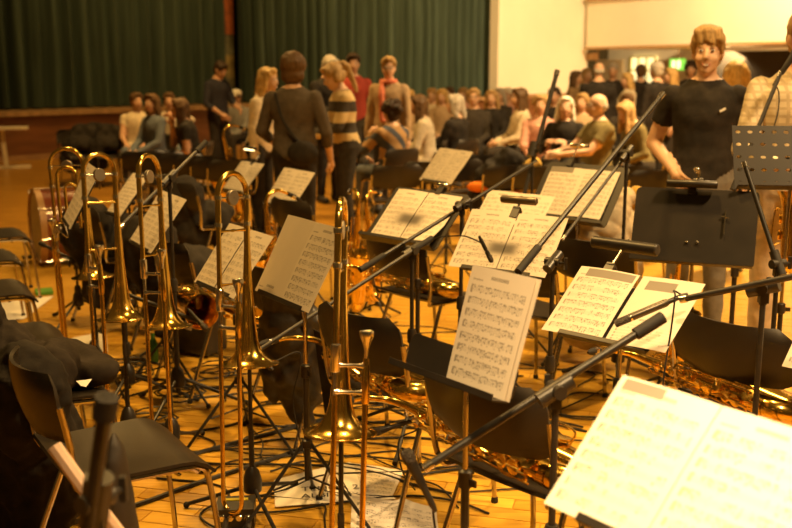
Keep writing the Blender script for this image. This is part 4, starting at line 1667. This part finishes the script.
# ------------------------------------------------------------------ coats, bags, cases, papers
def lump(name, label, cat, pts, m, amp=.014, freq=9, vox=.018, fn=None, loc=None):
    pts = [(np.asarray(p, float), r_) for p, r_ in pts]
    base = V(np.mean([p[0] for p, _ in pts]), np.mean([p[1] for p, _ in pts]), min(p[2] - np.max(r_) for p, r_ in pts))
    t = thing(name, label, cat, base)
    mb = MB()
    for p, r_ in pts:
        mb.ball(p - base, r_, None, 14, 10)
    blob('fabric', mb, m, t, vox, amp, freq, 4, fn)
    return t, base


LEATH = mat('black leather', (.030, .024, .018), .38, 0, .4, 16, bump=.4)
COATM = cloth('charcoal coat', (.035, .028, .022))
chc = at_z(117, 396, .44)
fd_ = V(-math.sin(fw), math.cos(fw), 0)
rt_ = V(math.cos(fw), math.sin(fw), 0)
cc = chc - rt_ * .21 - fd_ * .22
chair((cc[0], cc[1]), fw, 'dark chair heaped with a black coat')
lump('coat', 'black padded coat heaped on a chair beside the broad empty seat', 'coat',
     [(V(cc[0], cc[1], .52) - rt_ * .05 + fd_ * .02, (.19, .19, .075)), (V(cc[0], cc[1], .56) - fd_ * .17, (.17, .14, .16)), (V(cc[0], cc[1], .75) - fd_ * .27, (.15, .12, .13)),
      (V(cc[0], cc[1], .51) + fd_ * .14 + rt_ * .05, (.12, .10, .05)), (V(cc[0], cc[1], .55) + rt_ * .13, (.1, .14, .09))], COATM, .02, 13, .014)
tag(part('paper_slip', MB().slab([[at_z(76, 381, .60), at_z(81, 386, .585)], [at_z(92, 379, .59), at_z(86, 387, .58)]], .001), PAPER, None), 'small white slip of paper on the black coat', 'paper')
# coat over the back of the fourth chair
lump('gig_bag', 'black soft bag behind the chair with the broad empty seat', 'bag', [(V(-1.22, 3.2, .30), (.16, .13, .30)), (V(-1.2, 3.1, .55), (.13, .11, .2)), (V(-1.3, 3.3, .12), (.2, .16, .12))], FABRICB, .02, 12, .014)
b_, bb = lump('shoulder_bag', 'dark slim bag with a pale strap by the thick capped stand', 'bag', [(V(-.655, 2.2, .42), (.045, .08, .36)), (V(-.655, 2.2, .16), (.07, .10, .16))],
               mat('dark brown bag', (.026, .019, .013), .6, 0, .2, 12), .012, 6)
part('strap', MB().tube(bez([V(-.74, 2.05, .80) - bb, V(-.66, 2.02, .70) - bb, V(-.60, 2.05, .58) - bb], 6), .016, 8), mat('pale pink strap', (.72, .52, .40), .7), b_, label='pale pink strap')
# leather jacket over a chair back
j0 = V(-.455, 4.10, 0)
jk, jb = lump('leather_jacket', 'creased black leather jacket hung over a chair by the trombone', 'jacket',
     [(j0 + V(0, 0, .66), (.11, .075, .10)), (j0 + V(.0, .0, .50), (.12, .07, .18)), (j0 + V(.03, 0, .33), (.10, .06, .16)), (j0 + V(.10, .02, .40), (.045, .05, .25)), (j0 + V(-.07, 0, .42), (.045, .05, .22)), (j0 + V(.06, .0, .20), (.06, .05, .12))],
     LEATH, .022, 10, .014)
# flap of a black folder beside it
tag(part('black_folder', MB().slab([[V(-.34, 4.0, .55), V(-.30, 4.02, .18)], [V(-.23, 3.98, .50), V(-.22, 4.0, .16)], [V(-.21, 3.97, .42), V(-.205, 4.0, .17)]], .006), FABRICB, None),
    'black folder hanging beside the leather jacket', 'folder')


def quilt(co):
    u = (co[:, 0] * .72 + co[:, 1] * .69) * 1.0
    a = np.abs(np.sin((u + co[:, 2]) * 26)) * np.abs(np.sin((u - co[:, 2]) * 26))
    return .020 * np.sqrt(a) - .006


q0 = at_y(606, 250, 5.5)
lump('quilted_coat', 'puffy pale quilted coat draped over a chair', 'coat',
     [(V(q0[0], q0[1], .72), (.17, .12, .20)), (V(q0[0] + .02, q0[1], .48), (.19, .14, .22)), (V(q0[0] - .06, q0[1] - .05, .32), (.17, .14, .16)), (V(q0[0] + .05, q0[1] + .03, .90), (.11, .09, .08)),
      (V(q0[0] - .1, q0[1] - .1, .18), (.16, .12, .10))], cloth('pale quilted', (.55, .46, .32)), .008, 7, .012, quilt)
y0 = at_y(640, 195, 6.4)
chair((y0[0] - .1, 6.45), -45 * D2R, 'black chair under the yellow scarf')
lump('yellow_scarf', 'yellow scarf on a chair behind the steep boom stand', 'scarf', [(V(y0[0] - .12, 6.4, .74), (.10, .08, .12)), (V(y0[0] - .16, 6.4, .58), (.07, .07, .17)), (V(y0[0], 6.4, .80), (.12, .07, .06))], cloth('ochre yellow', (.62, .40, .10)), .015)
ck = at_z(197, 352, 0)
case = thing('instrument_case', 'black instrument case with a white tag behind the trombones', 'case', (ck[0], ck[1], 0), math.radians(-25))
cb_ = MB().ball((0, 0, .16), (.17, .12, .15)).box((0, 0, .14), (.30, .20, .26))
blob('shell', cb_, BLACKP, case, .018, .002, 5)
part('handle', MB().tube(bez([(-.06, -.02, .30), (-.05, -.02, .34), (.05, -.02, .34), (.06, -.02, .30)], 5), .009, 8), RUBBER, case)
part('tag', MB().box((.05, -.135, .20), (.045, .004, .06), rot_y(.2)), PAPER, case, label='white luggage tag')
part('latch', MB().box((-.08, -.13, .16), (.03, .01, .03)), NICKEL, case)
bt = at_z(154, 362, 0)
bo = thing('bottle', 'small green labelled bottle on the floor behind the trombones', 'bottle', (bt[0], bt[1], 0))
part('glass_body', MB().lathe([(.001, 0), (.026, .002), (.027, .10), (.012, .14), (.011, .17)], 16), mat('green glass', (.05, .16, .03), .1), bo)
part('cap', MB().lathe([(.012, .168), (.013, .185), (.001, .186)], 12), NICKEL, bo)


def floor_paper(label, px, m=None, crumple=0.0, z=.006):
    c = [at_z(x, y, z) for x, y in px]
    grid = []
    rn = random.Random(len(label))
    n = 8
    for i in range(n + 1):
        s = i / n
        col = []
        for j in range(n + 1):
            q = j / n
            p = (c[3] * (1 - q) + c[0] * q) * (1 - s) + (c[2] * (1 - q) + c[1] * q) * s
            p = p + V(0, 0, crumple * (noise.noise(Vector(p * 14)) + .8) + .003 * math.sin(s * 3.1))
            col.append(p)
        grid.append(col)
    base = np.mean(c, 0)
    base[2] = 0
    t = thing('loose_sheet', label, 'paper', base)
    mb = MB().slab([[p - base for p in r_] for r_ in grid], .0008)
    part('page', mb, m or PAPER, t, 60)
    return t, base


SEED[0] += 1
t, base = floor_paper('loose sheet with two handwritten words on the parquet', [(274, 480), (350, 462), (396, 499), (275, 507)])
for txt, (px, py) in (('TENOR 2', (301, 491)), ('ALBIN 2x', (301, 498))):
    cu = bpy.data.curves.new('lettering', 'FONT')
    cu.body = txt
    cu.size = .055
    tmp = bpy.data.objects.new('tmp', cu)
    COL.objects.link(tmp)
    dg = bpy.context.evaluated_depsgraph_get()
    me = bpy.data.meshes.new_from_object(tmp.evaluated_get(dg))
    bpy.data.objects.remove(tmp)
    me.materials.clear()
    me.materials.append(mat('marker ink', (.03, .025, .02), .7))
    p = at_z(px, py, .012) - base
    o = link('lettering', me, t)
    o.location = tuple(p + V(0, 0, .0))
    o.rotation_euler = (0, 0, .12)
floor_paper('loose printed sheet half under the handwritten one', [(352, 463), (404, 471), (392, 497), (352, 494)], music_mat(900, 6, .7))
floor_paper('crumpled printed sheet by the trombone foot', [(352, 500), (436, 512), (440, 545), (350, 545)], music_mat(901, 6, .6), .022)
floor_paper('white sheet lying among the cables', [(72, 338), (106, 332), (108, 352), (74, 353)])
floor_paper('white sheet lying under the row of chairs', [(0, 303), (54, 296), (24, 319), (-10, 322)])
gp = at_z(44, 293, 0)
tag(part('green_folder', MB().box((gp[0], gp[1], .012), (.12, .16, .02), rot_z(.4)), mat('green plastic', (.10, .30, .04), .4), None), 'small green folder on the floor by the chair row', 'folder')
di = at_z(236, 528, 0)
bx_ = thing('stage_box', 'black junction box with a yellow label on the parquet', 'box', (di[0], di[1], 0), .08)
part('housing', MB().box((0, .02, .045), (.135, .12, .085)), BLACKM, bx_)
part('label_strip', MB().box((.0, .045, .089), (.085, .018, .003)), mat('yellow tape', (.75, .62, .02), .5), bx_, label='yellow label')
for k in range(4):
    part('socket', MB().lathe([(.001, .004), (.010, .004), (.013, .0)], 12, (-.045 + .03 * k, -.04, .055), rot_x(math.pi / 2)), NICKEL, bx_)
for k in (0, 2):
    part('plug', MB().tube([(-.03 + .04 * k, -.04, .05), (-.03 + .04 * k, -.10, .04)], .010, 8), BLACKP, bx_)

# cables --------------------------------------------------------------
rc = random.Random(11)
CABLE = mat('black cable rubber', (.020, .017, .014), .5, 0, .2, 20)
for k in range(58):
    Y = rc.uniform(3.5, 6.2)
    X = rc.uniform(-.29, .02) * Y if k < 48 else rc.uniform(.0, .25) * Y
    ang = rc.uniform(-.6, .5)
    pts = [V(X, Y, .006)]
    for q in range(rc.randint(4, 7)):
        ang += rc.gauss(0, .75)
        X += math.cos(ang) * rc.uniform(.16, .34)
        Y += math.sin(ang) * rc.uniform(.10, .26)
        pts.append(V(X, Y, .006 + .003 * (q % 2)))
    base = pts[0] * V(1, 1, 0)
    o = part('floor_cable', MB().tube(bez([p - base for p in pts], 8), rc.choice([.0035, .0042, .0052]), 6), CABLE, None)
    o.location = tuple(base)
    tag(o, 'thin black cable curling across the parquet', 'cable', 'loose cables on the floor')
for k, (px, py) in enumerate(((128, 372), (180, 398), (215, 375), (150, 425))):
    c0 = at_z(px, py, 0)
    pts = []
    for q in range(40):
        a = q * .55
        rr_ = .10 + .03 * math.sin(q * .9)
        pts.append(V(rr_ * math.cos(a), rr_ * math.sin(a) * .9, .007 + q * .0011))
    o = part('cable_coil', MB().tube(pts, .0045, 6), CABLE, None)
    o.location = tuple(c0)
    tag(o, 'tangled coil of black cable near the trombone feet', 'cable', 'cable coils by the trombones')
for a, b, lb in (((0, 505, ), (330, 418), 'thick taped cable run behind the empty seat'), ((60, 528), (300, 450), 'thick black cable running past the stage box')):
    A, B = at_z(a[0], a[1], .008), at_z(b[0], b[1], .008)
    pts = [A + (B - A) * s + V(.02 * math.sin(9 * s), .02 * math.cos(7 * s), 0) for s in np.linspace(0, 1, 7)]
    o = part('floor_cable', MB().tube(bez([p - A * V(1, 1, 0) for p in pts], 6), .010, 8), CABLE, None)
    o.location = tuple(A * V(1, 1, 0))
    tag(o, lb, 'cable')

# pale trestle by the stage
tb = at_z(12, 168, 0)
tr = thing('trestle_table', 'pale wooden trestle end standing before the stage', 'table', (tb[0], tb[1], 0), math.radians(20))
PALE = mat('pale beech', (.80, .70, .50), .5)
part('table_top', MB().box((-.3, 0, .66), (1.2, .5, .035)), PALE, tr)
part('leg', MB().box((-.10, 0, .34), (.07, .06, .64), rot_y(-.06)), PALE, tr)
part('leg', MB().box((-.62, 0, .34), (.07, .06, .64), rot_y(.06)), PALE, tr)
part('foot_bar', MB().box((-.30, 0, .02), (1.2, .10, .045)), PALE, tr)

# ================================================================== people
H_BROWN = hairm('brown', (.10, .055, .022))
H_DARK = hairm('dark brown', (.035, .02, .01))
H_BLOND = hairm('blond', (.55, .36, .13))
H_SAND = hairm('sandy', (.40, .26, .11))
H_GREY = hairm('grey', (.40, .36, .30))
H_WHITE = hairm('white', (.75, .70, .60))
C_BLACK = cloth('black', (.018, .015, .013))
C_NAVY = cloth('navy', (.030, .030, .040))
C_GREY = cloth('grey blouse', (.085, .068, .050))
C_CREAM = cloth('cream', (.62, .52, .36))
C_DENIM = cloth('denim', (.12, .14, .17))
C_JEANS = cloth('faded jeans', (.20, .19, .17))
C_OLIVE = cloth('olive', (.16, .13, .055))
C_PINK = cloth('dusty pink', (.60, .32, .24))
C_BEIGE = cloth('beige jacket', (.42, .30, .18))
C_TAN = cloth('light trousers', (.55, .44, .30))
C_CHAR = cloth('charcoal', (.045, .038, .03))
C_LGREY = cloth('light knit', (.46, .40, .30))


def pattern_mat(name, kind, c1, c2):
    m = bpy.data.materials.new(name)
    m.use_nodes = True
    nt = m.node_tree
    g = NG(nt)
    b = nt.nodes['Principled BSDF']
    b.inputs['Roughness'].default_value = .85
    tc = nt.nodes.new('ShaderNodeTexCoord')
    sp = nt.nodes.new('ShaderNodeSeparateXYZ')
    nt.links.new(tc.outputs['Object'], sp.inputs[0])
    x, y, z = sp.outputs
    if kind == 'stripe':
        f = g.m('GREATER_THAN', g.m('FRACT', g.m('DIVIDE', g.m('SUBTRACT', z, .83), .195)), .5)
    elif kind == 'check':
        a = g.m('GREATER_THAN', g.m('FRACT', g.m('MULTIPLY', z, 26.0)), .66)
        c = g.m('GREATER_THAN', g.m('FRACT', g.m('MULTIPLY', g.m('ADD', x, g.m('MULTIPLY', y, .7)), 26.0)), .66)
        f = g.m('MULTIPLY', g.m('MAXIMUM', a, c), .55)
    else:
        f = g.m('GREATER_THAN', g.m('SINE', g.m('MULTIPLY', g.m('ADD', x, z), 30.0)), .2)
    mx = nt.nodes.new('ShaderNodeMix')
    mx.data_type = 'RGBA'
    nt.links.new(f, mx.inputs[0])
    mx.inputs[6].default_value = (*c1, 1)
    mx.inputs[7].default_value = (*c2, 1)
    nt.links.new(mx.outputs[2], b.inputs['Base Color'])
    return m


STRIPE = pattern_mat('cream and charcoal stripes', 'stripe', (.045, .036, .028), (.62, .46, .22))
CHECK = pattern_mat('cream checked knit', 'check', (.66, .56, .40), (.36, .27, .16))
REDCHK = pattern_mat('red checked flannel', 'check', (.42, .045, .02), (.12, .02, .01))
MIXED = pattern_mat('blue and tan print', 'wave', (.40, .24, .10), (.06, .07, .10))


def P(label, px, Y, face_dir, h=1.7, **kw):
    p = at_y(px, 70, Y)
    return person(label, (p[0], Y), face_to(*face_dir), h, **kw)


# the boy and the man by the pierced desk
boy, bh, bu = P('smiling boy in a black t-shirt and jeans, hand in pocket', 707, 5.8, (-.05, -1), 1.82, head=(-6, 2), top=C_BLACK, bottom=C_JEANS, sk=2,
                hair=('mop', H_SAND), sleeve='short', vox=.011, smile=True, hands={'R': (.165, .07, .97), 'L': (-.24, -.05, .80)}, poles={'R': (.40, -1, 0), 'L': (-.5, -.8, 0)}, sw=.98, twist=-12)
lg = MB().box(bu(-.085, .128, 1.29), (.035, .006, .012), rot_y(.5))
part('chest_logo', lg, PAPER, boy, label='small white chest logo')
man, mh, mu = P('man in a cream checked sweater and pale trousers holding a saxophone', 803, 5.0, (-.35, -1), 1.88, head=(10, 12), top=CHECK, bottom=C_TAN, sk=2,
                hair=('short', H_SAND), vox=.012, hands={'R': (.10, .30, 1.05), 'L': (-.08, .30, 1.16)}, smile=True)
ms_p = at_y(800, 150, 4.66)
sax((ms_p[0], ms_p[1], .62), rot_z(2.6) @ rot_x(.15), 'saxophone held by the man in the checked sweater', .95)

# group before the curtain
P('man in dark clothes looking down by the scenery column', 217, 15.0, (.75, -.55), 1.74, head=(0, 32), top=C_NAVY, bottom=C_BLACK, hair=('short', H_DARK), sk=1, hands={'L': (-.14, .28, 1.02), 'R': (.16, .22, .95)}, sleeve='half')
P('laughing blond woman in a cream sweater', 258, 9.7, (1, -.35), 1.62, head=(0, 0), top=C_CREAM, bottom=C_BLACK, hair=('bob', H_BLOND), sk=2, lean=8, vox=.017, smile=True, hands={'L': (-.1, .3, 1.0)})
grey, gh, gu = P('woman in a grey blouse with brown bob, back turned', 293, 8.3, (.2, 1), 1.72, top=C_GREY, bottom=C_BLACK, hair=('bigbob', H_BROWN), sk=1, sleeve='half', vox=.015, fat=1.08, sw=1.05, hands={'R': (.27, .12, .86), 'L': (-.20, .2, .95)}, face=False)
part('bag_strap', MB().tube(bez([gu(-.12, -.115, 1.40), gu(-.05, -.155, 1.2), gu(.05, -.15, 1.05), gu(.14, -.14, .98)], 5), .012, 6), RUBBER, grey)
part('handbag', MB().ball(gu(.12, -.17, .93), (.13, .06, .10)), FABRICB, grey, label='black handbag at the hip')
P('woman in a striped sweater with a blond ponytail', 345, 9.5, (-1, -.25), 1.67, head=(0, 26), top=STRIPE, bottom=C_CHAR, hair=('ponytail', H_SAND), sk=2, vox=.015, fat=1.08, hands={'L': (-.10, .33, 1.02), 'R': (.10, .33, 1.0)}, lean=5)
P('grey haired man in a dark jacket behind the striped sweater', 327, 12.3, (.6, -.7), 1.77, head=(0, 24), top=C_BLACK, bottom=C_BLACK, hair=('short', H_GREY), sk=1, hands={'L': (-.08, .32, 1.05), 'R': (.1, .32, 1.05)})
P('man in a red checked shirt behind the group', 353, 12.9, (.05, -1), 1.80, head=(6, 8), top=REDCHK, bottom=C_BLACK, hair=('short', H_DARK), sk=1, sw=.95)
scw, sh_, su = P('woman in glasses with a coral scarf and beige jacket', 389, 11.4, (-.35, -1), 1.74, head=(20, 4), top=C_BEIGE, bottom=C_CHAR, hair=('bun', H_SAND), sk=2, glasses=True)
sc_m = MB().tube([su(.07 * math.cos(a) * 1.1, .01 + .075 * math.sin(a), 1.44) for a in np.linspace(0, 2 * math.pi, 14, endpoint=False)], .03, 8, closed=True)
sc_m.tube(bez([su(.05, .08, 1.42), su(.04, .135, 1.30), su(.03, .135, 1.12), su(.03, .13, 1.0)], 4), .035, 8)
blob('scarf', sc_m, cloth('coral scarf', (.62, .20, .12)), scw, .014, .008, 14)
part('blouse_front', MB().ball(su(.0, .085, 1.15), (.055, .05, .22)), cloth('pale blouse', (.75, .68, .50)), scw)
P('girl with long blond hair and grey jacket, back turned behind the boy', 737, 8.0, (.1, 1), 1.66, top=cloth('grey jacket', (.22, .18, .13)), bottom=C_BLACK, hair=('long', H_BLOND), sk=2, face=False, vox=.016)

# guests standing under the balcony
far = [('bald heavy man in black, back turned under the balcony', 599, 14.5, (.1, 1), 1.70, dict(top=C_BLACK, bottom=C_BLACK, hair=('fringe_ring', H_GREY), fat=1.25, sw=1.15, face=False)),
       ('dark suited man facing the hall beside the bald heavy man', 613, 16.5, (-.3, -1), 1.70, dict(top=C_BLACK, bottom=C_BLACK, hair=('short', H_GREY))),
       ('blond woman in pale top talking under the balcony', 629, 15.5, (-1, -.2), 1.55, dict(top=C_CREAM, bottom=C_BLACK, hair=('bob', H_BLOND), hands={'R': (.05, .35, 1.0)})),
       ('slim man in black with back turned by the lit window', 641, 16.5, (.1, 1), 1.68, dict(top=C_BLACK, bottom=C_BLACK, hair=('short', H_BROWN), face=False)),
       ('grey haired man in a black jacket by the exit sign', 658, 14.0, (-.5, .8), 1.70, dict(top=C_BLACK, bottom=C_BLACK, hair=('short', H_GREY), fat=1.15, sw=1.1, face=False)),
       ('blond woman in profile under the exit sign', 673, 15.0, (-1, 0), 1.62, dict(top=C_TAN, bottom=C_CHAR, hair=('long', H_BLOND))),
       ('dark haired man half hidden behind the boy', 691, 16.5, (-.3, -1), 1.72, dict(top=C_CHAR, bottom=C_BLACK, hair=('curly', H_DARK))),
       ('long haired woman in brown at the wall corner', 575, 16.5, (.8, -.4), 1.58, dict(top=cloth('brown knit', (.26, .17, .08)), bottom=C_CHAR, hair=('long', H_BROWN))),
       ('fair woman in pale coat beside the bald heavy man', 586, 17.5, (.5, -1), 1.62, dict(top=C_CREAM, bottom=C_TAN, hair=('bob', H_SAND)))]
for lb, px, Y, fdir, h, kw in far:
    P(lb, px, Y, fdir, h, vox=.022, **kw)

# seated guests, each on a chair of the hall
NCH = [0]


def S(label, px, Y, fdir, h=1.68, chair_lab=None, **kw):
    p = at_y(px, 100, Y)
    yaw = face_to(*fdir)
    kw.setdefault('vox', .021)
    out = person(label, (p[0], Y), yaw, h, sit=True, **kw)
    f = V(-math.sin(yaw), math.cos(yaw), 0)
    chair((p[0] - f[0] * -.07, Y + f[1] * .07), yaw, 'dark chair under the ' + ' '.join(label.split()[:9]))
    return out


S('girl in a white sleeveless top by the stage', 136, 13.9, (.1, -1), 1.66, top=C_CREAM, bottom=C_DENIM, hair=('bun', H_BROWN), sleeve='none', head=(35, 0))
S('girl in a denim jacket turned to her neighbour', 153, 12.9, (-.7, -.8), 1.68, top=C_DENIM, bottom=C_CHAR, hair=('bob', H_BROWN), head=(12, 0))
S('girl holding a phone up to her face', 169, 14.0, (.25, -1), 1.66, top=C_LGREY, bottom=C_DENIM, hair=('bun', H_BROWN), sk=1, hands={'R': (.07, .28, 1.02), 'L': (-.06, .30, 1.02)}, poles={'R': (1, 0, -.3), 'L': (-1, 0, -.3)})
S('long haired woman in black resting chin on hand', 192, 11.8, (-1, -.1), 1.66, top=C_BLACK, bottom=C_NAVY, hair=('long', H_BROWN), sleeve='short', hands={'R': (.02, .25, .98), 'L': (-.06, .26, .64)}, poles={'R': (.2, .3, -1), 'L': (-.5, -.5, -1)}, lean=12, knees={'R': (.1, .44, .10, .46), 'L': (-.1, .46, .06, .5)})
cap, ch_, cu_ = S('person in a white cap and grey top behind the man by the column', 238, 16.7, (-.4, -1), 1.62, top=cloth('pale grey top', (.26, .26, .25)), bottom=C_CHAR, hair=('short', H_DARK), sk=1, head=(0, 15))
part('cap', MB().ball(ch_(0, -.015, .075), (.095, .11, .07)).ball(ch_(0, .09, .07), (.07, .07, .012)), PAPER, cap, label='white cap')
S('dark dressed woman facing the band between the groups', 373, 12.2, (.05, -1), 1.66, top=C_CHAR, bottom=C_BLACK, hair=('bun', H_DARK), sk=1)
S('curly dark haired woman in a printed top', 392, 10.8, (-.5, .6), 1.64, top=MIXED, bottom=C_DENIM, hair=('curly', H_DARK), face=False, hands={'L': (-.1, .25, .95)})
S('long brown haired woman in a pale sweater', 429, 12.0, (-1, .05), 1.72, top=C_LGREY, bottom=cloth('white jeans', (.52, .46, .34)), hair=('long', H_BROWN), lean=10, hands={'L': (-.1, .36, .68), 'R': (.1, .36, .66)})
S('grey haired woman in a dark sweater, turned away', 457, 12.2, (-.8, .6), 1.70, top=C_BLACK, bottom=C_CHAR, hair=('bob', H_GREY), head=(20, 0))
S('man in a jacket and light shirt facing the band', 474, 14.2, (-.2, -1), 1.78, top=C_CHAR, bottom=C_BLACK, hair=('short', H_SAND), glasses=True, fat=1.1)
S('woman in black beside the man in a jacket', 492, 15.0, (-.3, -1), 1.70, top=C_BLACK, bottom=C_BLACK, hair=('bob', H_SAND))
S('woman with long brown hair and a white top by the cream wall', 521, 13.7, (-1, -.15), 1.80, top=C_CREAM, bottom=C_CHAR, hair=('long', H_BROWN))
S('frizzy blond woman in a pink top', 541, 12.4, (-.2, -1), 1.66, top=C_PINK, bottom=C_CHAR, hair=('curly', H_SAND), hands={'L': (-.08, .25, .9)})
S('dark haired man behind the frizzy blond woman', 555, 15.0, (-.5, -1), 1.78, top=C_BLACK, bottom=C_BLACK, hair=('short', H_DARK), sk=1)
S('white haired woman in a black cardigan', 566, 11.5, (-.55, -1), 1.68, top=C_BLACK, bottom=C_BLACK, hair=('bob', H_WHITE), sk=2, neckline=.1, head=(20, 0), vox=.017, hands={'R': (.12, .26, .80), 'L': (-.12, .26, .80)})
S('balding man in glasses and olive t-shirt', 600, 10.6, (-1, -.25), 1.80, top=C_OLIVE, bottom=C_CHAR, hair=('fringe_ring', H_GREY), glasses=True, fat=1.22, sw=1.1, sleeve='short', vox=.015, hands={'L': (-.10, .42, .70), 'R': (.12, .42, .70)}, sk=2)
S('long haired woman bending over beside the balding man', 645, 11.5, (-1, -.3), 1.66, top=C_OLIVE, bottom=C_CHAR, hair=('long', H_SAND), lean=18, head=(0, 20))
for k, (px, Y, hm_, tp, lb) in enumerate(((433, 17.0, H_SAND, C_CREAM, 'fair haired guest in cream far back by the curtain'), (443, 16.2, H_BLOND, C_BEIGE, 'blond guest in beige far back by the curtain'),
                                         (450, 18.0, H_BROWN, C_LGREY, 'brown haired guest in light knit far back by the curtain'), (500, 16.8, H_GREY, C_CHAR, 'grey haired guest in charcoal beside the cream wall'),
                                         (508, 17.4, H_WHITE, C_PINK, 'white haired guest in pink beside the cream wall'), (464, 17.6, H_SAND, C_PINK, 'fair haired guest in pink far back by the curtain'),
                                         (628, 13.0, H_BROWN, C_CHAR, 'brown haired guest in charcoal beside the balding man'), (583, 13.2, H_SAND, C_BEIGE, 'fair haired guest in beige behind the white haired woman'),
                                         (410, 15.5, H_BLOND, C_BEIGE, 'blond guest in beige behind the pale sweater'))):
    S(lb, px, Y, (-.5, -1), 1.68, top=tp, bottom=C_CHAR, hair=('bob' if k % 2 else 'short', hm_), vox=.026)

# empty chairs in the hall, backs to the band
def hall_chair(px, Y, fdir, label, group):
    p = at_y(px, 70, Y)
    chair((p[0], Y), face_to(*fdir), label, group)


for px, Y in ((137, 10.6), (155, 10.4), (173, 10.2), (190, 10.0), (207, 9.8), (224, 9.6)):
    hall_chair(px, Y, (-.4, 1), 'empty black chair in the row before the seated girls', 'empty chairs before the seated girls')
for px, Y in ((452, 9.6), (478, 10.2), (505, 10.0), (530, 9.6), (556, 9.2), (618, 9.0), (645, 8.6), (420, 9.4), (390, 9.0)):
    hall_chair(px, Y, (-.3, 1), 'empty black chair in the audience rows', 'empty audience chairs')
for px, Y in ((75, 14.0), (88, 14.4), (102, 14.0)):
    hall_chair(px, Y, (.6, -.8), 'black chair heaped with coats before the stage front', 'chairs with coats before the stage')
    p = at_y(px, 70, Y)
    lump('coat', 'dark coat heaped on a chair before the stage front', 'coat', [(V(p[0], Y, .58), (.22, .2, .13)), (V(p[0] + .05, Y + .1, .72), (.2, .15, .13)), (V(p[0] - .1, Y - .1, .40), (.15, .12, .2))], FABRICB, .03, 6, .03)[0]['group'] = 'coats before the stage'
p = at_y(500, 70, 9.0)
ct, cb0 = lump('coat', 'dark coat with an orange lining on an audience chair', 'coat', [(V(p[0], 9.0, .62), (.20, .16, .20)), (V(p[0] + .1, 9.0, .78), (.14, .13, .13)), (V(p[0] - .12, 8.95, .46), (.15, .12, .14))], FABRICB, .03, 7, .02)
for dx, dz, sz in ((-.17, .58, (.12, .06, .05)), (.14, .50, (.07, .05, .05))):
    part('lining', MB().ball(V(p[0] + dx, 8.87, dz) - cb0, sz), cloth('orange lining', (.75, .20, .02)), ct, label='orange lining')
hall_chair(500, 9.05, (-.3, 1), 'black chair under the orange lined coat', 'coat chair')
p = at_y(530, 70, 8.9)
lump('yellow_bag', 'crumpled yellow bag beside the orange lined coat', 'bag', [(V(p[0], 8.9, .62), (.09, .08, .17)), (V(p[0], 8.9, .47), (.12, .10, .06)), (V(p[0] + .05, 8.9, .78), (.06, .05, .06))], cloth('yellow bag', (.70, .46, .12)), .02, 9, .018)
hall_chair(530, 8.95, (-.3, 1), 'black chair under the crumpled yellow bag', 'bag chair')

# dark heaps behind the trombones
for px, Y, lb in ((112, 6.3, 'between the paired trombones'), (205, 7.6, 'beside the brightly lit sheet'), (178, 5.6, 'behind the boom of the narrow looking trombone')):
    p = at_y(px, 70, Y)
    chair((p[0], Y), -50 * D2R, 'black chair under the coat ' + lb)
    lump('coat', 'black coat thrown over a chair ' + lb, 'coat', [(V(p[0] - .18, Y - .12, .62), (.17, .13, .20)), (V(p[0], Y, .52), (.19, .18, .09)), (V(p[0] - .1, Y - .16, .36), (.12, .09, .24)), (V(p[0] + .1, Y - .1, .38), (.08, .08, .2))], FABRICB, .02, 8, .02)
p = at_z(122, 268, 0)
lump('backpack', 'black backpack on the floor behind the trombone counterweight', 'backpack', [(V(p[0], p[1], .22), (.17, .13, .22)), (V(p[0] + .02, p[1] - .1, .16), (.12, .06, .12)), (V(p[0], p[1], .40), (.1, .09, .07))], FABRICB, .014, 8, .02)
